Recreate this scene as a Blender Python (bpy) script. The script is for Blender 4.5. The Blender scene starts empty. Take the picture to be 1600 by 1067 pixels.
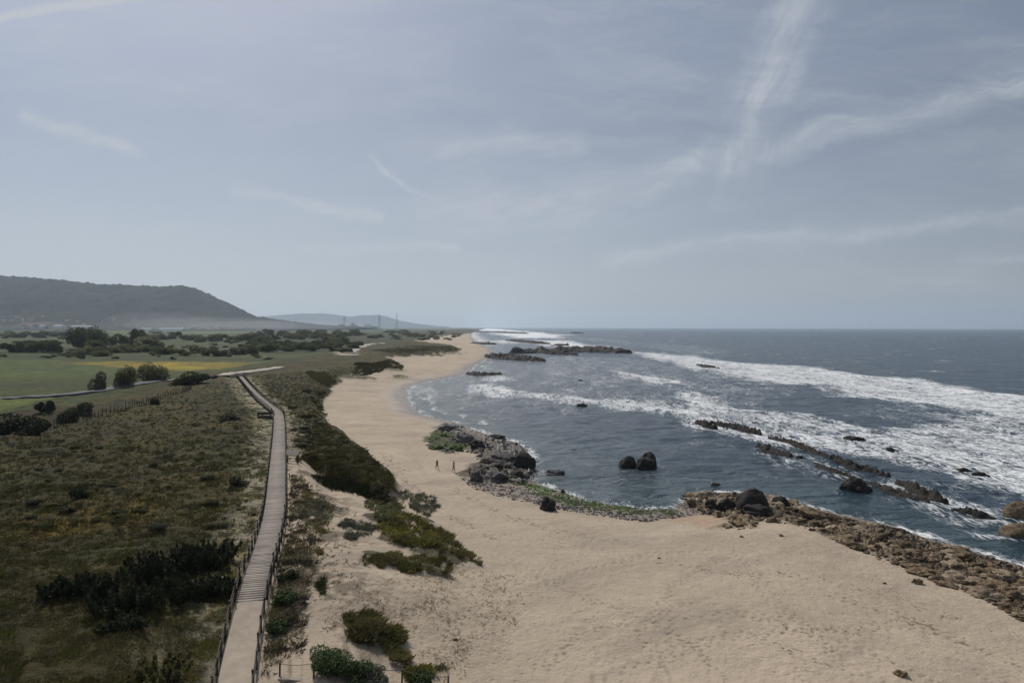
import bpy, math, random
import numpy as np
from mathutils import Vector, Matrix, noise as mnoise
random.seed(7); rng = np.random.default_rng(11)
sc = bpy.context.scene
# ------------------------------------------------------------------ camera
CAMZ = 25.0; LENS = 24.0; W, H_ = 1600.0, 1067.0; F = LENS/36*W
PITCH = math.atan((H_/2-511.0)/F); ROLL = math.radians(0.12)
cam = bpy.data.objects.new('camera', bpy.data.cameras.new('camera')); sc.collection.objects.link(cam)
cam.data.lens = LENS; cam.data.sensor_width = 36; cam.data.clip_start = 0.5; cam.data.clip_end = 60000
RM = Matrix.Rotation(math.pi/2-PITCH, 3, 'X') @ Matrix.Rotation(ROLL, 3, 'Z')
cam.matrix_world = Matrix.Translation((0, 0, CAMZ)) @ RM.to_4x4(); sc.camera = cam
RN = np.array(RM)
# ------------------------------------------------------------------ sky, sun, exposure
SUN_AZ, SUN_EL = math.radians(-24), math.radians(44)      # azimuth from +Y towards +X
sc.view_settings.view_transform = 'Standard'; sc.view_settings.look = 'None'
sc.view_settings.exposure = 0.02; sc.view_settings.gamma = 1
sc.cycles.max_bounces = 6; sc.cycles.volume_bounces = 1; sc.cycles.transparent_max_bounces = 8
sd = Vector((math.sin(SUN_AZ)*math.cos(SUN_EL), math.cos(SUN_AZ)*math.cos(SUN_EL), math.sin(SUN_EL)))
sun = bpy.data.objects.new('sun', bpy.data.lights.new('sun', 'SUN')); sc.collection.objects.link(sun)
sun.data.energy = 3.0; sun.data.angle = math.radians(0.53); sun.data.color = (1, .94, .86)
sun.rotation_euler = (-sd).to_track_quat('-Z', 'Y').to_euler()
world = bpy.data.worlds.new('World'); sc.world = world; world.use_nodes = True
NT = world.node_tree; NT.nodes.clear()
class G:                                                   # tiny node helper
    def __init__(s, nt): s.nt = nt
    def n(s, t, ins=None, **kw):
        d = s.nt.nodes.new(t)
        for k, v in kw.items(): setattr(d, k, v)
        for k, v in (ins or {}).items():
            if isinstance(v, bpy.types.NodeSocket): s.nt.links.new(v, d.inputs[k])
            else: d.inputs[k].default_value = v
        return d
    def m(s, op, a, b=0.0, c=0.0, clamp=False):
        d = s.n('ShaderNodeMath', {0: a, 1: b, 2: c}, operation=op); d.use_clamp = clamp; return d.outputs[0]
    def v(s, op, a, b=(0, 0, 0), out=0):
        return s.n('ShaderNodeVectorMath', {0: a, 1: b}, operation=op).outputs[out]
    def mix(s, f, a, b, bt='MIX'):
        d = s.n('ShaderNodeMix', data_type='RGBA', blend_type=bt)
        for k, v in ((0, f), (6, a), (7, b)):
            if isinstance(v, bpy.types.NodeSocket): s.nt.links.new(v, d.inputs[k])
            else: d.inputs[k].default_value = v if k == 0 else ((*v, 1) if len(v) == 3 else v)
        return d.outputs[2]
    def noise(s, vec, scale, detail=4, rough=.55, dist=0.0):
        return s.n('ShaderNodeTexNoise', {'Vector': vec, 'Scale': scale, 'Detail': detail, 'Roughness': rough, 'Distortion': dist}).outputs[0]
    def mr(s, x, a, b, c=0., d=1., smooth=True):
        q = s.n('ShaderNodeMapRange', {0: x, 1: a, 2: b, 3: c, 4: d}); q.interpolation_type = 'SMOOTHSTEP' if smooth else 'LINEAR'; return q.outputs[0]
g = G(NT)
sky = g.n('ShaderNodeTexSky', sky_type='NISHITA'); sky.sun_disc = False
sky.sun_elevation = SUN_EL; sky.sun_rotation = SUN_AZ; sky.altitude = 20; sky.air_density = 1.0; sky.dust_density = 1.2; sky.ozone_density = 1.5
tc = g.n('ShaderNodeTexCoord').outputs['Generated']
sep = g.n('ShaderNodeSeparateXYZ', {0: tc})
yy = g.m('MAXIMUM', sep.outputs[1], 0.05)
U = g.m('DIVIDE', sep.outputs[0], yy); V = g.m('DIVIDE', sep.outputs[2], yy)
uv = g.n('ShaderNodeCombineXYZ', {0: U, 1: V}).outputs[0]
wz = g.n('ShaderNodeTexNoise', {'Vector': uv, 'Scale': 5.0, 'Detail': 9.0, 'Roughness': .6}).outputs[1]
warp = g.v('SCALE', g.v('SUBTRACT', wz, (.5, .5, .5))); warp.node.inputs[3].default_value = .075
uvw = g.v('ADD', uv, warp)
def duv(px, py): return ((px-800)/F, (511-py)/F)
def streak(pts, width, amp, warpv=uvw):
    out = None
    for (a, b) in zip(pts[:-1], pts[1:]):
        (x0, y0), (x1, y1) = duv(*a), duv(*b); dx, dy = x1-x0, y1-y0; L2 = dx*dx+dy*dy
        rel = g.v('SUBTRACT', warpv, (x0, y0, 0))
        t = g.m('DIVIDE', g.v('DOT_PRODUCT', rel, (dx, dy, 0), out=1), L2, clamp=True)
        s_ = g.n('ShaderNodeVectorMath', {0: (dx, dy, 0)}, operation='SCALE'); NT.links.new(t, s_.inputs[3])
        d = g.v('LENGTH', g.v('MULTIPLY', g.v('SUBTRACT', rel, s_.outputs[0]), (1, 1, 0)), out=1)
        k = g.mr(d, 0, width/F, amp, 0)
        out = k if out is None else g.m('MAXIMUM', out, k)
    return out
ST = [(([(1250, -60), (1225, 40), (1205, 120), (1170, 220), (1120, 272)]), 105, .55, uvw),
      (([(1120, 272), (1000, 300), (860, 325), (680, 335)]), 85, .52, uvw),
      ([(1650, 130), (1480, 165), (1330, 195), (1180, 245), (1040, 275)], 46, .56, uvw),
      ([(1650, 338), (1480, 350), (1250, 365), (1100, 382), (940, 400)], 28, .50, uvw),
      ([(1650, 395), (1500, 402)], 12, .4, uvw),
      ([(290, -18), (150, 12), (0, 36), (-60, 48)], 12, .95, uv),
      ([(40, 180), (120, 198), (180, 226), (215, 246)], 22, .72, uvw),
      ([(573, 256), (600, 280), (655, 310), (730, 332)], 11, .62, uvw),
      ([(370, 300), (450, 310), (520, 328), (600, 345)], 20, .70, uvw),
      ([(480, 385), (600, 385), (710, 390)], 20, .62, uvw),
      ([(700, 235), (790, 215), (900, 225)], 46, .50, uvw),
      ([(300, 405), (460, 412)], 12, .45, uvw), ([(130, 360), (350, 345)], 20, .40, uvw),
      ([(1300, 50), (1380, 38)], 20, .2, uvw)]
cl = None; kV = None
for p, w_, a_, wv in ST:
    k = streak(p, w_, a_, wv); kV = kV or k; cl = k if cl is None else g.m('MAXIMUM', cl, k)
fib = g.n('ShaderNodeMapping', {'Vector': uvw, 'Rotation': (0, 0, .35), 'Scale': (3.0, 12.0, 1)}).outputs[0]
fn = g.noise(fib, 2.2, 8, .62, .6)
cl = g.m('MULTIPLY', g.mr(g.m('ADD', g.m('MULTIPLY', cl, 1.9), g.m('MULTIPLY_ADD', fn, 2.0, -1.15)), .0, 1.25), g.m('MULTIPLY', g.mr(cl, 0, .25), g.m('MULTIPLY_ADD', cl, .7, .12)))
veil = g.noise(g.n('ShaderNodeMapping', {'Vector': uvw, 'Rotation': (0, 0, .12), 'Scale': (1.2, 5.0, 1)}).outputs[0], 1.6, 9, .62, .5)
cl = g.m('ADD', cl, g.mr(veil, .38, .8, 0, .42), clamp=True)
cl = g.m('MULTIPLY', cl, g.mr(V, .0, .06, 0, 1))
hz = g.mr(V, -.02, .50, 1, 0)                              # pale band low on the sky
tint = g.mix(1.0, sky.outputs[0], (.84, .88, .97), 'MULTIPLY')
greyed = g.mix(g.m('MULTIPLY_ADD', hz, .26, .60), tint, (2.74, 2.96, 3.38))
side = g.m('MULTIPLY', g.mr(U, -.7, .8, .93, .72, smooth=False), g.mr(V, .0, .34, 1.32, .95))           # deeper sky away from the sun
bs = g.n('ShaderNodeVectorMath', {0: greyed}, operation='SCALE'); NT.links.new(side, bs.inputs[3])
def fibre(ang, sx, sy):
    r1 = g.n('ShaderNodeMapping', {'Vector': uvw, 'Rotation': (0, 0, ang)}).outputs[0]
    return g.noise(g.n('ShaderNodeMapping', {'Vector': r1, 'Scale': (sx, sy, 1)}).outputs[0], 1.6, 9, .68, .5)
fb = fibre(-.24, 5, 32); fb2 = fibre(-1.19, 5, 26)
fbx = g.n('ShaderNodeMix', {0: g.m('MULTIPLY', kV, 4, clamp=True), 2: fb, 3: fb2}).outputs[0]
cl = g.m('MULTIPLY', cl, g.mr(fbx, .34, .68, .60, 1.25), clamp=True)
cl = g.m('ADD', cl, g.m('MULTIPLY', g.mr(fibre(.10, 2.2, 13), .46, .74), .16), clamp=True)
cl = g.m('MAXIMUM', cl, g.m('MULTIPLY', streak([(300, -22), (235, -2), (150, 11), (60, 22), (0, 37), (-60, 50)], 14, 1.1, g.v('ADD', uv, g.v('MULTIPLY', warp, (.12, .12, 0)))), g.mr(fn, .3, .6, .6, 1.1)), clamp=True)
col = g.mix(cl, bs.outputs[0], (4.3, 4.55, 4.95))
bg = g.n('ShaderNodeBackground', {'Color': col, 'Strength': 0.115})
g.n('ShaderNodeOutputWorld', {0: bg.outputs[0]})
# ------------------------------------------------------------------ maths
def P(px, py, z=0.0):
    px = np.asarray(px, float); py = np.asarray(py, float)
    d = np.stack([(px-W/2)/F, -(py-H_/2)/F, -np.ones_like(px)], -1) @ RN.T
    t = (z-CAMZ)/np.minimum(d[..., 2], -1e-4)
    return d[..., 0]*t, d[..., 1]*t
def poly(pts, z=0.0, extra=()):
    x, y = P([p[0] for p in pts], [p[1] for p in pts], z)
    return np.array(list(zip(x, y))+list(extra))
def _h(ix, iy, s):
    n = (ix*374761393+iy*668265263+s*1442695041) & 0xffffffff
    n = ((n ^ (n >> 13))*1274126177) & 0xffffffff
    return ((n ^ (n >> 16)) & 0xffff)/65535.0
def pn(x, y, s=0):
    x = np.asarray(x, float); y = np.asarray(y, float)
    ix = np.floor(x).astype(np.int64); iy = np.floor(y).astype(np.int64); fx = x-ix; fy = y-iy
    def gd(a, b, dx, dy):
        an = _h(ix+a, iy+b, s)*6.2831853; return np.cos(an)*dx+np.sin(an)*dy
    u = fx*fx*fx*(fx*(fx*6-15)+10); v = fy*fy*fy*(fy*(fy*6-15)+10)
    a = gd(0, 0, fx, fy); b = gd(1, 0, fx-1, fy); c = gd(0, 1, fx, fy-1); d = gd(1, 1, fx-1, fy-1)
    return ((a+(b-a)*u)+((c+(d-c)*u)-(a+(b-a)*u))*v)*1.5
def fbm(x, y, s=0, o=4, r=.5):
    t = 0; a = 1; n = 0
    for i in range(o): t = t+a*pn(x*2**i, y*2**i, s+i*17); n += a; a *= r
    return t/n
def ss(x, a=0., b=1.):
    t = np.clip((x-a)/(b-a), 0, 1); return t*t*(3-2*t)
def dpl(x, y, pts, closed=False):                          # distance to a polyline
    d = np.full(np.shape(x), 1e18); n = len(pts)
    for i in range(n if closed else n-1):
        ax, ay = pts[i][:2]; bx, by = pts[(i+1) % n][:2]; ex, ey = bx-ax, by-ay
        t = np.clip(((x-ax)*ex+(y-ay)*ey)/(ex*ex+ey*ey+1e-9), 0, 1)
        d = np.minimum(d, (x-ax-t*ex)**2+(y-ay-t*ey)**2)
    return np.sqrt(d)
def inside(x, y, pts):
    c = np.zeros(np.shape(x), bool); n = len(pts)
    for i in range(n):
        ax, ay = pts[i]; bx, by = pts[(i+1) % n]
        if ay == by: continue
        c ^= ((ay > y) != (by > y)) & (x < (bx-ax)*(y-ay)/(by-ay)+ax)
    return c
def sdf(x, y, pts):
    d = dpl(x, y, pts, True); return np.where(inside(x, y, pts), d, -d)
# ------------------------------------------------------------------ the plan of the coast (points read off the photograph, laid on the ground)
SHORE = [(760, 513.2), (752, 515), (742, 518), (736, 522), (738, 528), (746, 533), (752, 538), (770, 546), (775, 556), (745, 570), (730, 584),
         (712, 589), (670, 596), (648, 602), (638, 610), (637, 620), (644, 633), (657, 646), (682, 653), (712, 660), (748, 674), (790, 686),
         (812, 692), (826, 706), (838, 722), (840, 738), (832, 748), (850, 757), (880, 768), (915, 781), (960, 788), (1010, 795), (1055, 794), (1062, 782),
         (1100, 770), (1150, 768), (1215, 775), (1290, 799), (1350, 812), (1400, 824), (1480, 850), (1540, 866), (1600, 884), (1800, 950), (2400, 1150)]
LAND = poly(SHORE, 0, [(150, -60), (-40000, -60), (-40000, 30000), (-9000, 24000), (-2500, 17000), (-900, 13000)])
PLT = [(750, 515.5), (737, 519), (722, 522), (700, 524.5), (672, 528), (655, 531.5), (642, 534), (668, 536), (712, 541), (722, 545), (712, 549), (688, 553), (640, 556.5), (606, 558.5), (612, 562), (622, 567),
       (630, 574), (628, 578), (616, 572), (602, 575), (586, 579), (570, 584), (556, 582), (545, 586), (536, 592), (524, 599), (518, 612), (507, 625), (510, 646),
       (525, 668), (542, 678), (560, 692), (588, 712), (606, 728), (622, 744), (637, 766), (624, 772), (602, 784), (580, 782), (545, 765), (508, 757), (478, 745), (452, 742),
       (449, 800), (434, 870), (424, 920), (414, 980), (410, 1067), (400, 1400)]
PL = poly(PLT, 3.2, [(-300, 18), (-40000, 18), (-40000, 22000), (-9000, 22000), (-2500, 16000), (-1000, 12500), (-700, 10500)])
BLOW = poly([(640, 762), (690, 795), (745, 850), (800, 900), (845, 945), (830, 1010), (790, 1100), (740, 1400), (-400, 1400), (-400, 700), (450, 700)], 3.3)
FIELD = poly([(-600, 760), (0, 668), (60, 655), (150, 636), (240, 613), (300, 597), (350, 589), (440, 574), (500, 562), (560, 550), (600, 540), (640, 533), (700, 523), (715, 519)], 4.2,
             [(-1000, 12500), (-40000, 20000), (-40000, 40)])
ROCKB = poly([(1055, 776), (1100, 766), (1150, 764), (1215, 770), (1290, 796), (1400, 820), (1480, 846), (1600, 880), (1800, 945), (2400, 1150), (2400, 1500), (1800, 1100), (1600, 978),
              (1540, 942), (1450, 905), (1380, 880), (1340, 862), (1290, 838), (1225, 822), (1190, 815), (1175, 832), (1110, 832), (1140, 812), (1090, 797), (1060, 790)], .8)
ROCKL = poly([(664, 697), (672, 680), (690, 660), (712, 656), (760, 676), (812, 690), (832, 712), (842, 735), (826, 752), (780, 756), (740, 754), (722, 744), (735, 730), (748, 724), (742, 708), (720, 706), (700, 712), (672, 704)], .8)
PEBB = poly([(716, 742), (740, 752), (800, 757), (860, 772), (940, 788), (1060, 796), (1120, 800), (1060, 808), (1010, 816), (930, 806), (850, 792), (780, 776), (735, 762)], .9)
# route of the boardwalk: left x, right x, y, deck height
RT = [(371.5, 378, 588, 5.6), (384, 392, 603.7, 5.9), (398, 410, 620.6, 6.2), (414, 427, 634, 6.3), (426, 441, 645, 6.3), (428.6, 443.8, 660, 6.3), (427.5, 444.2, 680, 6.3),
      (424.5, 445.3, 702, 6.3), (419, 445.5, 750, 6.3), (412, 444.5, 800, 6.3), (398.5, 434.5, 850, 6.2), (380, 420.5, 900, 5.9), (368, 408, 950, 5.2), (355, 401, 1000, 4.7), (343, 392, 1060, 4.5), (325, 378, 1140, 4.4), (300, 360, 1260, 4.4)]
def route(n_step=.5):
    c = []
    for l, r, y, z in RT:
        xl, yl = P(l, y, z); xr, yr = P(r, y, z); c.append(((xl+xr)/2, (yl+yr)/2, z))
    c = np.array(c)[::-1]                                  # near end first
    # Catmull-Rom then resample
    pts = []
    for i in range(len(c)-1):
        p0, p1, p2, p3 = c[max(i-1, 0)], c[i], c[i+1], c[min(i+2, len(c)-1)]
        for t in np.linspace(0, 1, 30, endpoint=False):
            pts.append(.5*((2*p1)+(-p0+p2)*t+(2*p0-5*p1+4*p2-p3)*t*t+(-p0+3*p1-3*p2+p3)*t**3))
    pts.append(c[-1]); pts = np.array(pts)
    s = np.r_[0, np.cumsum(np.hypot(*np.diff(pts[:, :2], axis=0).T))]
    q = np.arange(0, s[-1], n_step)
    return np.stack([np.interp(q, s, pts[:, k]) for k in range(3)], 1)
ROUTE = route()
RCOARSE = ROUTE[::5]
# vegetated dune mounds: px, py, half-width m (x), half-depth m (y), height
MOUNDS = [(655, 790, 2.6, 2.2, .9), (604, 806, 3.2, 2.6, 1.0), (640, 838, 4.2, 3.0, 1.1), (690, 850, 3.6, 2.6, .8), (558, 828, 2.4, 1.8, .6), (640, 882, 3.0, 1.6, .8), (585, 880, 1.6, 1.2, .4),
          (684, 884, 1.7, 1.3, .5), (585, 994, 2.0, 1.6, .8), (622, 1024, 1.3, 1.2, .4), (524, 1030, 2.0, 1.8, .5), (565, 1060, 1.6, 1.4, .4), (655, 1062, .9, .9, .3),
          (560, 578, 10, 8, 1.6), (600, 569, 14, 9, 2.0), (625, 575, 6, 5, 1.8), (500, 580, 9, 7, 1.2), (640, 545, 40, 26, 2.0), (690, 546, 26, 20, 1.6),
          (450, 960, 1.8, 2.6, .6), (455, 890, 1.8, 3, .6), (470, 820, 2.0, 3, .5), (500, 800, 2.2, 2, .5)]
MW = [(*[float(v) for v in P(a, b, 4.6)], rx, ry, h) for a, b, rx, ry, h in MOUNDS]
MW[13:19] = [(*[float(v) for v in P(a, b, 6)], rx, ry, h) for a, b, rx, ry, h in MOUNDS[13:19]]
def masks(x, y):
    D = np.hypot(x, y)
    wob = fbm(x/9, y/9, 3, 3)*np.clip(D/90, .35, 6)*1.6
    dl = sdf(x, y, LAND)+fbm(x/14, y/14, 40, 3)*np.clip(D/120, .4, 5)
    dp = sdf(x, y, PL)+wob*.7
    dr = np.maximum(sdf(x, y, ROCKB), sdf(x, y, ROCKL))+fbm(x/5, y/5, 8, 3)*2.4
    return dl, dp, dr
def height(x, y, full=False):
    x = np.asarray(x, float); y = np.asarray(y, float)
    D = np.hypot(x, y); dl, dp, dr = masks(x, y)
    z = np.where(dl > 0, 3.2*(1-np.exp(-np.maximum(dl, 0)/26)), np.maximum(dl*.07, -6.0))
    z = z+np.where(dl > 2, fbm(x/22, y/22, 5, 3)*.35*ss(dl, 2, 25), 0)
    w = np.clip(D/40, 2.2, 12)
    a1 = ss(dp/w)*3.0
    db = sdf(x, y, BLOW); a2 = ss(db/15)*(2.6+fbm(x/10, y/10, 9, 3)*1.2)
    add = np.maximum(a1, a2)
    df = sdf(x, y, FIELD); add = add*(1-.55*ss(df, 0, 40))
    z = z+add*ss(dl, 0, 20)
    veg = ss(dp, .2, 2.5)
    z = z+veg*(fbm(x/34, y/34, 21, 3)*1.3*(1-.7*ss(df, 0, 30))+fbm(x/4.5, y/4.5, 22, 4, .6)*.80*(1-ss(D, 250, 500)))
    mnd = np.zeros_like(z)
    for mx, my, rx, ry, h in MW:
        q = ((x-mx)/rx)**2+((y-my)/ry)**2
        k = np.exp(-q*1.3); z = z+k*h; mnd = np.maximum(mnd, k)
    # rocky shore
    rm = ss(dr, -1, 2.0)
    rid = 1-np.abs(fbm(x/3.2+fbm(x/6, y/6, 31, 2), y/2.3, 30, 4, .55))*2.2
    rid = np.clip(rid, 0, 1)**2
    z = z+rm*(rid*.95-.35+fbm(x/1.1, y/1.1, 33, 3)*.22)*np.clip(1-np.maximum(dl-14, 0)/20, .35, 1)*ss(dl, -4, 1.5)
    # make room for the boardwalk
    near = (D < 330) & (x < 20) & (x > -130)
    if np.any(near):
        xs, ys = x[near], y[near]; best = np.full(xs.shape, 1e18); zz = np.zeros(xs.shape)
        for i in range(len(RCOARSE)-1):
            ax, ay, az = RCOARSE[i]; bx, by, bz = RCOARSE[i+1]; ex, ey = bx-ax, by-ay
            t = np.clip(((xs-ax)*ex+(ys-ay)*ey)/(ex*ex+ey*ey), 0, 1); d = (xs-ax-t*ex)**2+(ys-ay-t*ey)**2
            k = d < best; best = np.where(k, d, best); zz = np.where(k, az+(bz-az)*t, zz)
        r = np.sqrt(best); gap = .45-.35*ss(zz, 5.6, 4.9) if False else np.where(zz < 5.4, .12, .45)
        k = 1-ss(r, 1.5, 7)
        zn = z[near]; z[near] = zn+(zz-gap+np.clip((r-1.4)*.06, 0, .3)-zn)*k
    if full: return z, dl, dp, dr, df, db, mnd, D
    return z
def hit(px, py, z0=4.0):
    px = np.atleast_1d(np.asarray(px, float)); py = np.atleast_1d(np.asarray(py, float)); z = np.full(px.shape, z0)
    for _ in range(14):
        x, y = P(px, py, z); z = .45*z+.55*height(x, y)
    x, y = P(px, py, z); return x, y, height(x, y)
def hit1(px, py, sea=False):
    if sea:
        x, y = P(px, py, 0.); return Vector((float(x), float(y), 0.))
    x, y, z = hit(px, py); return Vector((float(x[0]), float(y[0]), float(z[0])))
# ------------------------------------------------------------------ object helpers
COL = sc.collection
def mesh(name, v, f, mats, smooth=False, attrs=None, mi=None, parent=None, link=True, loc=None):
    me = bpy.data.meshes.new(name); v = np.asarray(v, np.float32); f = np.asarray(f, np.int32)
    nv, (nf, k) = len(v), f.shape
    me.vertices.add(nv); me.vertices.foreach_set('co', v.ravel())
    me.loops.add(nf*k); me.loops.foreach_set('vertex_index', f.ravel())
    me.polygons.add(nf); me.polygons.foreach_set('loop_start', np.arange(nf, dtype=np.int32)*k)
    me.polygons.foreach_set('loop_total', np.full(nf, k, np.int32))
    if smooth: me.polygons.foreach_set('use_smooth', np.ones(nf, bool))
    for m in (mats if isinstance(mats, (list, tuple)) else [mats]): me.materials.append(m)
    if mi is not None: me.polygons.foreach_set('material_index', np.asarray(mi, np.int32))
    me.update(calc_edges=True)
    for kx, val in (attrs or {}).items():
        val = np.asarray(val, np.float32)
        if val.ndim == 2:
            a = me.attributes.new(kx, 'FLOAT_COLOR', 'POINT'); c = np.ones((nv, 4), np.float32); c[:, :3] = val; a.data.foreach_set('color', c.ravel())
        else:
            a = me.attributes.new(kx, 'FLOAT', 'POINT'); a.data.foreach_set('value', val)
    o = bpy.data.objects.new(name, me)
    if link: COL.objects.link(o)
    if parent: o.parent = parent
    if loc is not None: o.location = loc
    return o
def tag(o, label, cat, group=None, kind=None):
    if label: o['label'] = label
    if cat: o['category'] = cat
    if group: o['group'] = group
    if kind: o['kind'] = kind
    return o
def empty(name, loc, rz=0.):
    o = bpy.data.objects.new(name, None); COL.objects.link(o); o.location = loc; o.rotation_euler = (0, 0, rz); o.empty_display_size = .3; return o
def dup(o, loc, rz=0., scale=None, label=None, group=None, cat=None):
    c = o.copy(); COL.objects.link(c); c.location = loc; c.rotation_euler = (0, 0, rz)
    if scale is not None: c.scale = scale
    if label: c['label'] = label
    if group: c['group'] = group
    if cat: c['category'] = cat
    for ch in list(o.children):
        d = ch.copy(); COL.objects.link(d); d.parent = c
        for gch in ch.children: e = gch.copy(); COL.objects.link(e); e.parent = d
    return c
class MB:                                                   # boxes and tubes joined into one mesh of quads
    def __init__(s): s.v = []; s.f = []
    def box(s, c, sz, rz=0., tilt=None):
        R = Matrix.Rotation(rz, 3, 'Z')
        if tilt: R = R @ Matrix.Rotation(tilt, 3, 'X')
        b = len(s.v)
        for i in (-1, 1):
            for j in (-1, 1):
                for k in (-1, 1):
                    p = R @ Vector((i*sz[0]/2, j*sz[1]/2, k*sz[2]/2)); s.v.append((c[0]+p.x, c[1]+p.y, c[2]+p.z))
        for q in ((0, 1, 3, 2), (4, 6, 7, 5), (0, 4, 5, 1), (2, 3, 7, 6), (0, 2, 6, 4), (1, 5, 7, 3)): s.f.append([b+i for i in q])
        return s
    def tube(s, pts, r, n=6, r2=None):
        pts = [Vector(p) for p in pts]; rings = []; m = len(pts)
        for i, p in enumerate(pts):
            t = (pts[min(i+1, m-1)]-pts[max(i-1, 0)]).normalized(); a = t.cross(Vector((0, 0, 1)))
            if a.length < .05: a = Vector((1, 0, 0))
            a.normalize(); b2 = t.cross(a); rr = r+((r2 if r2 is not None else r)-r)*i/(m-1)
            b = len(s.v); rings.append(b)
            for k in range(n):
                an = 2*math.pi*k/n; q = p+a*math.cos(an)*rr+b2*math.sin(an)*rr; s.v.append(tuple(q))
        for a, b in zip(rings[:-1], rings[1:]):
            for k in range(n): s.f.append([a+k, a+(k+1) % n, b+(k+1) % n, b+k])
        for rg in (rings[0], rings[-1]):
            c = len(s.v); s.v.append(tuple(sum((Vector(s.v[rg+k]) for k in range(n)), Vector())/n))
            for k in range(n): s.f.append([rg+k, rg+(k+1) % n, c, c])
        return s
    def build(s, name, mat, parent=None, loc=None, smooth=False, attrs=None):
        q = [f for f in s.f if len(set(f)) == 4]; tri = [f[:3] for f in s.f if len(set(f)) == 3]
        me = bpy.data.meshes.new(name); me.from_pydata(s.v, [], q+tri); me.materials.append(mat)
        if smooth: me.polygons.foreach_set('use_smooth', [True]*len(me.polygons))
        me.update(); o = bpy.data.objects.new(name, me); COL.objects.link(o)
        if parent: o.parent = parent
        if loc is not None: o.location = loc
        return o
# ------------------------------------------------------------------ materials
def mat(name):
    m = bpy.data.materials.new(name); m.use_nodes = True; m.node_tree.nodes.clear(); return m, G(m.node_tree)
def finish(gg, bsdf, vol=None):
    o = gg.n('ShaderNodeOutputMaterial')
    if bsdf is not None: gg.nt.links.new(bsdf, o.inputs[0])
    if vol is not None: gg.nt.links.new(vol, o.inputs[1])
def bump(gg, h, strength, dist, base=None):
    i = {'Height': h, 'Strength': strength, 'Distance': dist}
    if base is not None: i['Normal'] = base
    return gg.n('ShaderNodeBump', i).outputs[0]
def simple(name, c1, c2, scale=6., rough=.85, bs=.3, bd=.02, rnd=.25, stretch=(1, 1, 1)):
    m, q = mat(name); co = q.n('ShaderNodeTexCoord').outputs['Object']
    co = q.n('ShaderNodeMapping', {'Vector': co, 'Scale': stretch}).outputs[0]
    n = q.noise(co, scale, 6, .6); c = q.mix(q.mr(n, .3, .7), c1, c2)
    r = q.n('ShaderNodeObjectInfo').outputs['Random']; k = q.m('MULTIPLY_ADD', r, rnd*2, 1-rnd)
    s_ = q.n('ShaderNodeVectorMath', {0: c}, operation='SCALE'); q.nt.links.new(k, s_.inputs[3])
    finish(q, q.n('ShaderNodeBsdfPrincipled', {'Base Color': s_.outputs[0], 'Roughness': rough, 'Normal': bump(q, n, bs, bd)}).outputs[0]); return m
# ground
GM, q = mat('ground_surface')
pos = q.n('ShaderNodeNewGeometry').outputs['Position']
alb = q.n('ShaderNodeAttribute', attribute_name='alb').outputs['Color']
vg = q.n('ShaderNodeAttribute', attribute_name='veg').outputs['Fac']
wet = q.n('ShaderNodeAttribute', attribute_name='wet').outputs['Fac']
rk = q.n('ShaderNodeAttribute', attribute_name='rock').outputs['Fac']
n1 = q.noise(pos, 1.1, 9, .65); n2 = q.noise(pos, .16, 5, .55); n3 = q.noise(pos, 5.0, 4, .6)
sandv = q.m('MULTIPLY_ADD', q.mr(n2, .35, .65), .12, q.m('MULTIPLY_ADD', n3, .16, q.m('MULTIPLY_ADD', q.mr(n1, .3, .7), .12, .80)))
vegv = q.m('MULTIPLY_ADD', q.mr(n1, .32, .68), .5, q.m('MULTIPLY_ADD', q.mr(n2, .3, .7), .5, .5))
deb = q.m('MULTIPLY', q.mr(q.noise(pos, 3.2, 3, .7), .60, .68), q.mr(q.noise(pos, .2, 5, .65), .42, .60)); sandv = q.m('MULTIPLY', sandv, q.m('MULTIPLY_ADD', deb, -.38, 1.0))
fac = q.n('ShaderNodeMix', {0: vg, 2: sandv, 3: vegv}).outputs[0]
s_ = q.n('ShaderNodeVectorMath', {0: alb}, operation='SCALE'); q.nt.links.new(fac, s_.inputs[3])
# trampled sand: small pits
vo = q.n('ShaderNodeTexVoronoi', {'Vector': pos, 'Scale': 1.5, 'Randomness': 1.0})
pits = q.m('MULTIPLY', q.mr(vo.outputs['Distance'], .0, .34, -1, 0), q.mr(q.noise(pos, .11, 5, .65), .40, .58))
sh = q.m('ADD', q.m('MULTIPLY', pits, .09), q.m('ADD', q.m('MULTIPLY', n1, .26), q.m('MULTIPLY', n3, .11)))
nb = bump(q, sh, 1.0, .75)
vb = q.m('ADD', q.m('MULTIPLY', n1, .75), q.m('MULTIPLY', n3, .25))
nb2 = bump(q, q.m('MULTIPLY', vb, q.m('MAXIMUM', vg, q.m('MULTIPLY', rk, .8))), 1.0, .5, nb)
rough = q.m('MULTIPLY_ADD', wet, -.68, .95)
finish(q, q.n('ShaderNodeBsdfPrincipled', {'Base Color': s_.outputs[0], 'Roughness': rough, 'Normal': nb2, 'Specular IOR Level': .25}).outputs[0])
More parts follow.
